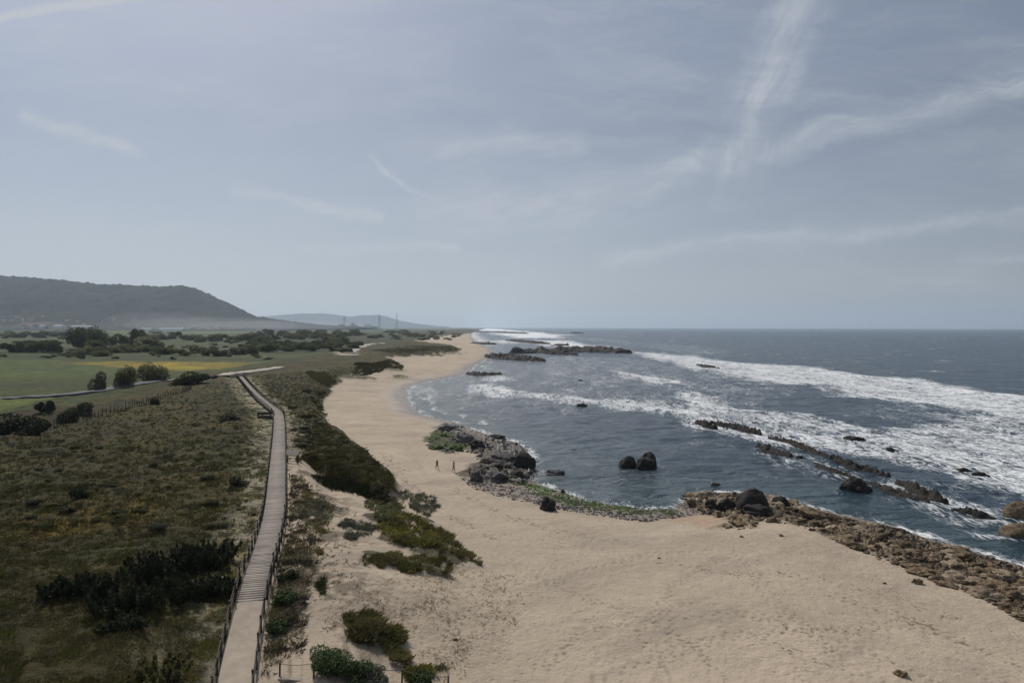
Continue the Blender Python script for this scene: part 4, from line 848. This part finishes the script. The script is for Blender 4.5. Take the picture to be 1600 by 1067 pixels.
# thicket beside the boardwalk
def thicket(seed, R, Hh, n):
    r_ = np.random.default_rng(seed); ns = 46; base = np.clip(r_.normal(0, R*.42, (ns, 2)), -R*.72, R*.72); tips = base*1.25+r_.normal(0, .25, (ns, 2)); hh = Hh*r_.uniform(.6, 1.05, ns)*(1-.25*np.hypot(base[:, 0], base[:, 1])/R)
    k = r_.integers(0, ns, n); t = r_.random(n)**.7; p = np.empty((n, 3)); p[:, :2] = base[k]+(tips-base)[k]*t[:, None]+r_.normal(0, .20, (n, 2))*(1.15-t)[:, None]; p[:, 2] = t*hh[k]
    v, f = leafquads(r_, p, np.zeros((n, 3)), .10, 1.0, 2.6); return v, f, np.repeat(np.clip(.1+.75*t*r_.random(n), 0, 1), 4), base, tips, hh
for j, (a, b, R, Hh, t) in enumerate([(105, 925, 1.5, 1.1, 'leftmost and lowest dark shrub of the thicket'), (160, 930, 2.0, 1.7, 'dark shrub second from the left in the thicket'), (205, 955, 2.2, 1.9, 'nearest dark shrub at the front of the thicket'), (240, 905, 2.3, 2.1, 'tall dark shrub in the middle of the thicket'),
                                      (290, 890, 2.2, 2.1, 'tall dark shrub right of the middle of the thicket'), (330, 880, 1.9, 2.0, 'rightmost dark shrub of the thicket near the boardwalk'), (275, 935, 2.1, 1.5, 'low dark shrub at the front right of the thicket'), (190, 985, 1.2, .8, 'small dark shrub trailing below the thicket'), (335, 925, 1.5, 1.1, 'small dark shrub between the thicket and the railing'),
                                      (245, 1066, 2.2, 1.1, 'dry pale topped shrub at the bottom edge left of the boardwalk')]):
    v, f, tn_, bs_, tp_, hh_ = thicket(500+j, R, Hh, 5200); p = hit1(a, b); t_ = empty('shrub', p); tag(t_, t, 'shrub')
    mesh('foliage', v, f, M_marram if 'pale' in t else M_thick, False, {'tone': tn_}, parent=t_)
    mb = MB()
    for q_ in range(0, 46, 3): mb.tube([(bs_[q_][0], bs_[q_][1], -.1), (tp_[q_][0], tp_[q_][1], hh_[q_]*1.02)], .022, 4, .008)
    mb.build('stems', M_bark, t_)
for a, b, t in ((345, 882, 'left bare sapling rising from the right end of the thicket'), (353, 878, 'right bare sapling rising from the right end of the thicket')):
    p = hit1(a, b); mb = MB(); mb.tube([(0, 0, -.1), (.05, 0, 1.5), (.0, .05, 2.9)], .035, 5, .012)
    for k in range(7): z = 1.+k*.26; mb.tube([(0, 0, z), (.3*math.cos(k*2.1), .3*math.sin(k*2.1), z+.35)], .012, 4, .005)
    tag(mb.build('sapling', M_bark, loc=p), t, 'sapling')
# grass made of single blades
def blades(r_, x, y, z, L, wd, K, lean=.5, wind=(.25, -.1), rad=.12):
    n = len(x)*K; bx = np.repeat(x, K)+r_.normal(0, 1, n)*rad; by = np.repeat(y, K)+r_.normal(0, 1, n)*rad; bz = np.repeat(z, K)-.03; LL = np.repeat(np.broadcast_to(L, x.shape), K)*r_.uniform(.55, 1.15, n)
    an = r_.uniform(0, 6.283, n); le = r_.random(n)*lean; dx = np.cos(an)*le+wind[0]*le; dy = np.sin(an)*le+wind[1]*le; pa_ = r_.uniform(0, 6.283, n); wx, wy = np.cos(pa_)*wd, np.sin(pa_)*wd
    v = np.empty((n, 4, 3)); v[:, 0] = np.stack([bx-wx, by-wy, bz], 1); v[:, 1] = np.stack([bx+wx, by+wy, bz], 1)
    v[:, 2] = np.stack([bx+dx*LL*.35+wx*.7, by+dy*LL*.35+wy*.7, bz+LL*.6], 1); v[:, 3] = np.stack([bx+dx*LL, by+dy*LL, bz+LL*np.sqrt(np.clip(1-le*le*.6, .1, 1))], 1)
    return v.reshape(-1, 3), np.arange(n*4).reshape(n, 4), np.repeat(r_.random(n), 4)
def patch(name, c, n, L, wd, K, m, label, cat, kind=None, lean=.6, seed=0, rad=.12, group=None, filt=None, zz=4.):
    r_ = np.random.default_rng(seed); c = np.array(c, float); lo_, hi_ = c.min(0), c.max(0); q_ = r_.uniform(lo_, hi_, (n*4, 2)); q_ = q_[inside(q_[:, 0], q_[:, 1], c)][:n]
    x, y, z = hit(q_[:, 0], q_[:, 1], zz)
    if filt is not None: k = filt(x, y, r_); x, y, z = x[k], y[k], z[k]
    s = np.clip(np.hypot(x, y)/60, .7, 4); v, f, t = blades(r_, x, y, z, L*np.clip(s, .8, 1.6), wd*np.repeat(s, K), K, lean, rad=rad); o3 = np.array([x.mean(), y.mean(), z.mean()])
    tt = np.clip(t*.7+.35*np.repeat(fbm(x/3, y/3, 5, 3), K*4)+.15, 0, 1)
    return tag(mesh(name, v-o3, f, m, False, {'tone': tt}, loc=o3), label, cat, group, kind)
hf = lambda x, y, r_: (masks(x, y)[1] > .8) & (dpl(x, y, RCOARSE) > 1.6+3.5*r_.random(len(x))) & (r_.random(len(x)) < .35+.65*ss(fbm(x/3, y/3, 44, 3), -.2, .15))
patch('heath_grass', [(-60, 680), (60, 672), (300, 604), (370, 592), (425, 660), (418, 750), (395, 860), (345, 1020), (330, 1090), (-60, 1090)], 17000, .24, .014, 9, M_heath, 'brown green heath grass covering the dune plateau left of the boardwalk', 'heath', 'stuff', 1.1, 21, .16, filt=hf)
patch('heath_grass', [(384, 588), (530, 578), (520, 600), (508, 630), (512, 650), (560, 692), (620, 742), (600, 776), (452, 742), (446, 640)], 8000, .24, .014, 8, M_heath, 'brown green heath grass on the dune right of the boardwalk', 'heath', 'stuff', 1.1, 22, .16, filt=hf)
patch('dune_scrub', [(446, 745), (470, 745), (520, 790), (510, 830), (480, 900), (470, 980), (440, 1030), (402, 1066), (410, 980), (436, 870)], 3000, .30, .018, 7, M_marram, 'patchy brown green scrub along the right side of the boardwalk', 'scrub', 'stuff', 1.0, 23, .18, filt=lambda x, y, r_: (fbm(x/2.2, y/2.2, 46, 3)+fbm(x/.55, y/.55, 49, 2)*.8+r_.normal(0, .12, len(x)) > .16) & (dpl(x, y, RCOARSE) > 1.5))
patch('verge_grass', [(412, 700), (420, 700), (405, 800), (370, 900), (350, 1000), (330, 1066), (250, 1066), (330, 960), (380, 850), (400, 780)], 3600, .22, .018, 6, M_yellow, 'bright green grass along the left foot of the boardwalk', 'grass', 'stuff', 1.0, 24, .18, filt=lambda x, y, r_: (fbm(x/2.6, y/2.6, 47, 3) > .0) & (dpl(x, y, RCOARSE) > 1.5))
patch('sparse_grass', [(600, 900), (720, 880), (800, 900), (835, 935), (800, 980), (740, 1000), (720, 1066), (660, 1066), (640, 990), (560, 930)], 2600, .20, .006, 4, M_sparse, 'sparse pale dune grass scattered over the sand', 'grass', 'stuff', 1.2, 25, .10, filt=lambda x, y, r_: fbm(x/2.5, y/2.5, 48, 3)+r_.normal(0, .2, len(x)) > .05)
patch('sparse_grass', [(470, 760), (560, 800), (560, 900), (620, 960), (520, 1000), (470, 950)], 260, .22, .012, 6, M_marram, 'few dark grass sprigs on the bare dune sand', 'grass', 'stuff', 1.2, 26, .10)
patch('dark_scrub', [(446, 745), (462, 745), (500, 790), (505, 850), (480, 900), (478, 960), (470, 1020), (440, 1055), (402, 1064), (412, 980), (436, 870)], 800, .40, .014, 12, M_bark, 'reddish dark dead scrub along the right foot of the boardwalk', 'scrub', 'stuff', 1.3, 33, .13, filt=lambda x, y, r_: (fbm(x/1.6, y/1.6, 53, 3)+r_.normal(0, .15, len(x)) > .20) & (dpl(x, y, RCOARSE) > 1.4))
patch('dry_stems', [(446, 745), (470, 745), (510, 800), (500, 860), (480, 930), (475, 1000), (440, 1040), (404, 1060), (412, 980), (436, 870)], 900, .34, .007, 6, M_sparse, 'pale dry stems among the scrub right of the boardwalk', 'stems', 'stuff', 1.2, 31, .10, filt=lambda x, y, r_: dpl(x, y, RCOARSE) > 1.5)
patch('dry_stems', [(405, 690), (420, 700), (405, 800), (370, 900), (350, 1000), (320, 1066), (230, 1066), (320, 960), (370, 850), (390, 780)], 900, .30, .007, 6, M_sparse, 'pale dry grass along the left foot of the boardwalk', 'grass', 'stuff', 1.2, 32, .10, filt=lambda x, y, r_: (dpl(x, y, RCOARSE) > 1.5) & (fbm(x/2, y/2, 52, 3) > .05))
for _ in range(46):
    a_, b_ = random.uniform(5, 400), random.uniform(690, 830); w_ = random.uniform(8, 22)*(b_-560)/180
    if a_ < 415-(b_-690)*.12: shrub(a_, b_, w_, w_*.24, random.choice((M_heath, M_thick, M_marram)), 'low heather cushion on the open heath left of the boardwalk', 'heather cushions left of the boardwalk', 'heather_cushion', 'heather')
for _ in range(26): a_, b_ = random.uniform(456, 500), random.uniform(610, 730); w_ = random.uniform(8, 20); shrub(a_, b_, w_, w_*.26, random.choice((M_heath, M_thick)), 'low heather cushion on the dune right of the boardwalk', 'heather cushions right of the boardwalk', 'heather_cushion', 'heather')
def clump(px, py, wpx, hpx, n, L, m, label, seed, K=9, wd=.011, lean=.9, cat='grass clump', name='grass_clump', rot=0.):
    a = np.linspace(0, 2*np.pi, 18, endpoint=False); r_ = 1+.15*np.sin(3*a+seed)+.12*np.sin(5*a+seed*2)+.08*np.sin(9*a+seed); ux, uy = np.cos(a)*wpx/2*r_, np.sin(a)*hpx/2*r_; cr_, sr = math.cos(rot), math.sin(rot)
    return patch(name, np.stack([px+ux*cr_-uy*sr, py+ux*sr+uy*cr_], 1), int(n*.55), L*1.15, wd, int(K*1.8), m, label, cat, None, lean, seed, .11, None, lambda x, y, rr: fbm(x/1.3, y/1.3, seed, 3)+rr.normal(0, .14, len(x)) > -.03)
clump(655, 786, 64, 30, 500, .32, M_silver, 'grey green mound of dune plants on the beach edge, highest of the mounds', 61, rot=.35)
clump(604, 800, 66, 42, 700, .36, M_bush, 'dark green mound below the end of the heath scarp', 62, rot=.45)
clump(640, 832, 90, 48, 1000, .42, M_yellow, 'largest olive yellow mound of dune grass', 63, rot=.3)
clump(692, 848, 84, 30, 800, .40, M_marram, 'dark trailing mound right of the olive yellow one', 64, rot=.55)
clump(558, 826, 58, 30, 620, .26, M_silver, 'silvery grey green shrub patch in the middle of the bare sand', 65)
clump(640, 880, 80, 26, 900, .40, M_marram, 'long low dark grass mound below the olive yellow one', 66, rot=.12)
clump(586, 876, 42, 20, 240, .30, M_marram, 'small pale grass tuft left of the long low mound', 67)
clump(686, 882, 40, 24, 300, .34, M_yellow, 'small yellow green tuft right of the long low mound', 68, rot=.3)
clump(738, 872, 40, 10, 160, .28, M_marram, 'thin grass line trailing down the beach side of the mounds', 69, rot=.6)
clump(498, 798, 60, 40, 420, .24, M_silver, 'faint grey plant patch near the boardwalk above the silvery shrub', 70)
clump(582, 988, 92, 44, 1500, .60, M_marram, 'big windblown brown marram tuft near the low fence', 71, K=12, rot=.35)
clump(618, 1020, 60, 20, 500, .40, M_marram, 'dark trailing end of the windblown marram tuft', 72, rot=.7)
clump(655, 1056, 44, 30, 500, .36, M_yellow, 'bright green tuft at the bottom edge right of the fence', 73)
clump(502, 917, 16, 26, 160, .26, M_succ, 'small narrow green plant alone on the bare sand', 74)
for a, b, w, t in ((488, 778, 26, 'small brown sprig below the heath scarp'), (690, 1043, 22, 'small dry sprig left of the bottom centre sand'), (500, 862, 12, 'small dark sprig above the narrow green plant'), (503, 832, 12, 'tiny dark sprig left of the silvery shrub')): clump(a, b, w, w*.5, 60, .22, M_marram, t, int(a), K=7)
# leafy shrubs at the bottom
def leafy(px, py, R, Hh, m, label, seed, n=5200, size=.085):
    v, f, t = crown(seed, n, 12, size/R, .75, .6, .4); p = hit1(px, py); o = mesh('shrub', v*np.array([R, R, Hh]), f, m, False, {'tone': t}, loc=p+Vector((0, 0, -.05))); return tag(o, label, 'shrub')
leafy(518, 1042, 1.75, 1.1, M_succ, 'large dark green leafy shrub behind the low fence', 81)
leafy(548, 1054, 1.35, .9, M_succ, 'right half of the dark leafy shrubs behind the fence', 82)
leafy(582, 1068, 1.3, .8, M_silver, 'grey green leafy shrub at the bottom edge beside the fence', 83)
leafy(655, 1066, .9, .6, M_succ, 'small leafy shrub cut by the bottom edge right of the fence post', 84, 2600)
leafy(445, 940, 1.0, .7, M_succ, 'green shrub hugging the right railing, middle of three', 85, 2600)
leafy(432, 985, .9, .6, M_succ, 'green shrub hugging the right railing, lowest of three', 86, 2600)
leafy(452, 905, 1.0, .7, M_thick, 'dark shrub hugging the right railing, highest of three', 87, 2600)
# scarp overhang: dark heather along dune edges; darker leaves paint in the scarp's shade
for j, (pts, n, t) in enumerate([([(486, 744), (520, 752), (560, 758), (602, 772), (598, 782), (560, 774), (510, 762)], 500, 'heather fringe coloured dark for the shaded scarp facing the camera'), ([(560, 572), (612, 562), (630, 572), (628, 578), (612, 572), (570, 586), (548, 582)], 2400, 'dark heather over the broken dune ridge by the beach'),
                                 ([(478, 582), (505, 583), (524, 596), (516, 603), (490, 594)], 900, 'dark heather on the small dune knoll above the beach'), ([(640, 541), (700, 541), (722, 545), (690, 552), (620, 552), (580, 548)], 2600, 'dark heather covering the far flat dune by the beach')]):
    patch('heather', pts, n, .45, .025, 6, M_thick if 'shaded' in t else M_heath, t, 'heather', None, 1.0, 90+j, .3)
# ------------------------------------------------------------------ village
def house_proto():
    t = empty('house', (0, 0, -400)); tag(t, 'x', 'house', 'houses of the village')
    MB().box((0, 0, 2.5), (11, 8, 7)).build('wall', M_white, t)
    me = bpy.data.meshes.new('roof'); me.from_pydata([(-6, -4.6, 5.9), (6, -4.6, 5.9), (6, 4.6, 5.9), (-6, 4.6, 5.9), (-6, 0, 8.4), (6, 0, 8.4)], [], [(0, 1, 5, 4), (2, 3, 4, 5), (0, 4, 3), (1, 2, 5), (0, 3, 2, 1)]); me.materials.append(M_roof)
    o = bpy.data.objects.new('roof', me); COL.objects.link(o); o.parent = t
    for x in (-3.4, 0, 3.4): MB().box((x, -4.02, 3.2), (1.3, .1, 1.6)).build('window', M_glass, t)
    return t
hp = house_proto(); nh = 0
def hillpt(px, y):
    x = (px-800)/F*y; return Vector((x, y, HZ(x, y)))
for k in range(74):
    px = random.choice((random.uniform(0, 75), random.uniform(0, 400), random.uniform(80, 310), random.uniform(300, 420))); y = random.uniform(2950, 3650); p = hillpt(px, y); s = random.uniform(.7, 1.5)
    t = 'small white far house with a red roof at the foot of the dark hill'
    if nh == 0: hp.location = p; hp['label'] = t
    else: hp2 = dup(hp, p, random.uniform(-.6, .6), (s, s, s*random.uniform(.8, 1.1)), t, 'houses of the village')
    nh += 1
def shed(px, y, L, h, label, name='shed'):
    p = hillpt(px, y); t = empty(name, p); tag(t, label, 'building'); MB().box((0, 0, h/2-1), (L, 22, h+2)).build('wall', M_white, t)
    MB().tube([(-L/2, 0, h-2), (L/2, 0, h-2)], 10.5, 12).build('roof', M_white, t); return t
shed(268, 2850, 100, 5, 'longest bright white warehouse roof at the foot of the hill', 'warehouse')
shed(230, 2900, 46, 4, 'shorter white shed left of the longest warehouse', 'warehouse'); shed(68, 3000, 26, 6, 'bright small white shed at the far left of the village', 'warehouse')
shed(92, 3050, 40, 4, 'pale shed right of the bright small one', 'warehouse'); shed(128, 3100, 90, 3, 'long dull pale shed below the red terraces', 'warehouse')
p = hillpt(208, 3100); t = empty('church_tower', p); tag(t, 'tall white church tower rising above the village roofs', 'tower')
MB().box((0, 0, 10), (7, 7, 26)).build('wall', M_white, t)
me = bpy.data.meshes.new('spire'); me.from_pydata([(-4, -4, 23), (4, -4, 23), (4, 4, 23), (-4, 4, 23), (0, 0, 32)], [], [(0, 1, 4), (1, 2, 4), (2, 3, 4), (3, 0, 4), (3, 2, 1, 0)]); me.materials.append(M_white); o = bpy.data.objects.new('spire', me); COL.objects.link(o); o.parent = t
MB().box((0, -3.55, 18), (2.2, .1, 4)).build('belfry_opening', M_glass, t)
p = hit1(164, 522); t = empty('barn', p); tag(t, 'small white barn beyond the big dark tree clump', 'building')
MB().box((0, 0, 1.5), (12, 7, 4)).build('wall', M_white, t); MB().box((0, -1.9, 3.9), (12.4, 4.2, .2), 0, math.radians(22)).box((0, 1.9, 3.9), (12.4, 4.2, .2), 0, math.radians(-22)).build('roof', M_white, t)
p = hit1(580, 514.6); t = empty('farmhouse', Vector((p.x, p.y, p.z))); tag(t, 'low pale building on the far plain near the masts', 'building')
MB().box((0, 0, 3), (70, 20, 10)).build('wall', M_white, t); MB().box((0, 0, 8.4), (74, 24, 1)).build('roof', M_roof, t)
# masts on the far plain
def mast(px, top, y, label, arms=True):
    x = (px-800)/F*y; Ht = CAMZ+(511-top)/F*y-4; t = empty('pylon', (x, y, 4)); tag(t, label, 'pylon')
    b = MB(); w = Ht*.07
    for sx, sy in ((-1, -1), (1, -1), (1, 1), (-1, 1)): b.tube([(sx*w, sy*w, -2), (sx*w*.25, sy*w*.25, Ht)], .5, 4, .25)
    for k in range(6):
        z0, z1 = Ht*k/6, Ht*(k+1)/6; a, c_ = w*(1-.75*k/6), w*(1-.75*(k+1)/6); b.tube([(-a, -a, z0), (c_, -c_, z1)], .4, 4).tube([(a, -a, z0), (-c_, -c_, z1)], .4, 4)
    b.build('tower', M_steel, t)
    if arms:
        b = MB()
        for z in (.7, .82, .94): b.tube([(-Ht*.13, 0, Ht*z), (Ht*.13, 0, Ht*z)], .6, 4)
        b.build('crossarm', M_steel, t)
mast(538, 494, 3600, 'leftmost and faintest lattice mast on the far plain'); mast(593, 492, 3400, 'lattice mast with wide arms above the pale far building'); mast(620, 490, 3600, 'rightmost tall thin mast on the far plain', False)
tree(552, 514.0, 6, 10, M_wood, 'lone tall dark tree on the far plain between the masts')
# ------------------------------------------------------------------ people
M_skin = simple('skin', (.36, .22, .16), (.42, .27, .20), 4, bs=0, rnd=.05); M_hair = simple('hair', (.03, .02, .015), (.06, .04, .03), 20, rnd=.1)
M_cl = [simple('brown_cloth', (.16, .075, .05), (.22, .11, .07), 8, rnd=0), simple('dark_cloth', (.03, .035, .05), (.05, .055, .075), 8, rnd=0), simple('rust_cloth', (.28, .12, .07), (.34, .16, .10), 8, rnd=0)]
def skin(name, verts, edges, rads, m, parent, root=0, sub=2):
    me = bpy.data.meshes.new(name); me.from_pydata(verts, edges, []); o = bpy.data.objects.new(name, me); COL.objects.link(o)
    md_ = o.modifiers.new('Skin', 'SKIN'); 
    for i, r in enumerate(rads): me.skin_vertices[0].data[i].radius = (r, r) if not hasattr(r, '__len__') else r
    me.skin_vertices[0].data[root].use_root = True
    s2_ = o.modifiers.new('Sub', 'SUBSURF'); s2_.levels = s2_.render_levels = sub
    dg = bpy.context.evaluated_depsgraph_get(); nm = bpy.data.meshes.new_from_object(o.evaluated_get(dg)); nm.name = name; bpy.data.objects.remove(o)
    nm.materials.clear(); nm.materials.append(m); nm.polygons.foreach_set('use_smooth', [True]*len(nm.polygons)); o = bpy.data.objects.new(name, nm); COL.objects.link(o); o.parent = parent; return o
def person(px, py, Ht, rz, label, top, legs, stride=.25, arm=.1):
    p = hit1(px, py); t = empty('person', p, rz); tag(t, label, 'person'); k = Ht/1.75
    V_ = []; E = []; R_ = []
    def add(v, r, par=None):
        V_.append(tuple(c*k for c in v)); R_.append(r*k if not hasattr(r, '__len__') else (r[0]*k, r[1]*k)); i = len(V_)-1
        if par is not None: E.append((par, i))
        return i
    pel = add((0, 0, .94), .12); wa = add((0, 0, 1.10), .105, pel); ch = add((0, .0, 1.32), .13, wa); nk = add((0, 0, 1.50), .05, ch); hd = add((0, .02, 1.60), .075, nk); add((0, .01, 1.69), .085, hd); nose = add((0, .105, 1.62), .012, hd)
    for s_ in (-1, 1):
        hip = add((s_*.10, 0, .88), .085, pel); y1 = s_*stride; kn = add((s_*.10, y1*.5+.03, .50), .055, hip); an = add((s_*.10, y1, .09), .038, kn); add((s_*.105, y1+.15, .03), .03, an)
        sh_ = add((s_*.17, 0, 1.42), .055, ch); el = add((s_*.25, -s_*arm*.6, 1.13), .040, sh_); wr = add((s_*.27, -s_*arm+.06, .88), .026, el); pm = add((s_*.27, -s_*arm+.08, .82), .03, wr)
        for q_ in range(4): f1_ = add((s_*.27, -s_*arm+.055+.02*q_, .765), .009, pm); add((s_*.265, -s_*arm+.06+.02*q_, .715+.01*abs(q_-1.5)), .008, f1_)
        th_ = add((s_*.25, -s_*arm+.115, .80), .009, pm); add((s_*.245, -s_*arm+.13, .765), .008, th_)
    skin('body', V_, E, R_, M_skin, t)
    g2 = lambda L: [tuple(c*k for c in v) for v in L]
    skin('shirt', g2([(0, 0, .95), (0, 0, 1.12), (0, 0, 1.32), (0, 0, 1.45), (-.17, 0, 1.42), (-.235, arm*.4, 1.2), (.17, 0, 1.42), (.235, -arm*.4, 1.2)]), [(0, 1), (1, 2), (2, 3), (2, 4), (4, 5), (2, 6), (6, 7)], [.14*k, .125*k, .15*k, .075*k, .07*k, .06*k, .07*k, .06*k], top, t)
    L = [(0, 0, .96)]; E2 = []
    for s_ in (-1, 1):
        b = len(L); L += [(s_*.10, 0, .86), (s_*.10, s_*stride*.5+.03, .50), (s_*.10, s_*stride*.92, .18)]; E2 += [(0, b), (b, b+1), (b+1, b+2)]
    skin('trousers', g2(L), E2, [.135*k]+[.10*k, .072*k, .058*k]*2, legs, t)
    skin('hair', g2([(0, -.03, 1.60), (0, -.015, 1.70), (0, .03, 1.735)]), [(0, 1), (1, 2)], [.085*k, .095*k, .07*k], M_hair, t); return t
person(683, 733, 1.62, 2.6, 'person in dark clothes walking on the sand, leftmost of the three', M_cl[1], M_cl[1])
person(709, 737, 2.0*.92, 2.2, 'person in rust brown clothes standing in the middle of the three on the sand', M_cl[2], M_cl[0], .15)
person(734, 744, 1.65, -2.5, 'person in brown clothes behind the grey rock, rightmost of the three', M_cl[0], M_cl[1], .2)
# ------------------------------------------------------------------ air
def volume(name, dens, colr, aniso):
    m, q = mat(name); v = q.n('ShaderNodeVolumePrincipled', {'Density': dens, 'Anisotropy': aniso, 'Color': (*colr, 1)}).outputs[0]; finish(q, None, v); return m
hzb = MB().box((-2000, 11400, 241), (46000, 30800, 508)).build('haze', volume('haze_air', 5.8e-5, (.70, .85, 1.0), .35)); tag(hzb, 'pale haze over the sea and the far hills', 'haze', kind='stuff')
v, f = ico(4)
for px_, y_, rx, ry, rz_, dn, t in ((330, 3300, 430, 170, 42, 4.2e-4, 'low pale smoke lying before the right end of the hill'), (250, 3350, 300, 150, 70, 3e-4, 'thin smoke rising over the middle of the village'), (440, 3700, 520, 200, 30, 4.5e-4, 'faint smoke trailing right of the hill foot')):
    smk = mesh('smoke', v*np.array([rx, ry, rz_]), f, volume('smoke_air', dn, (.92, .94, 1.0), .3), True, loc=((px_-800)/F*y_, y_, 30)); tag(smk, t, 'smoke', kind='stuff')
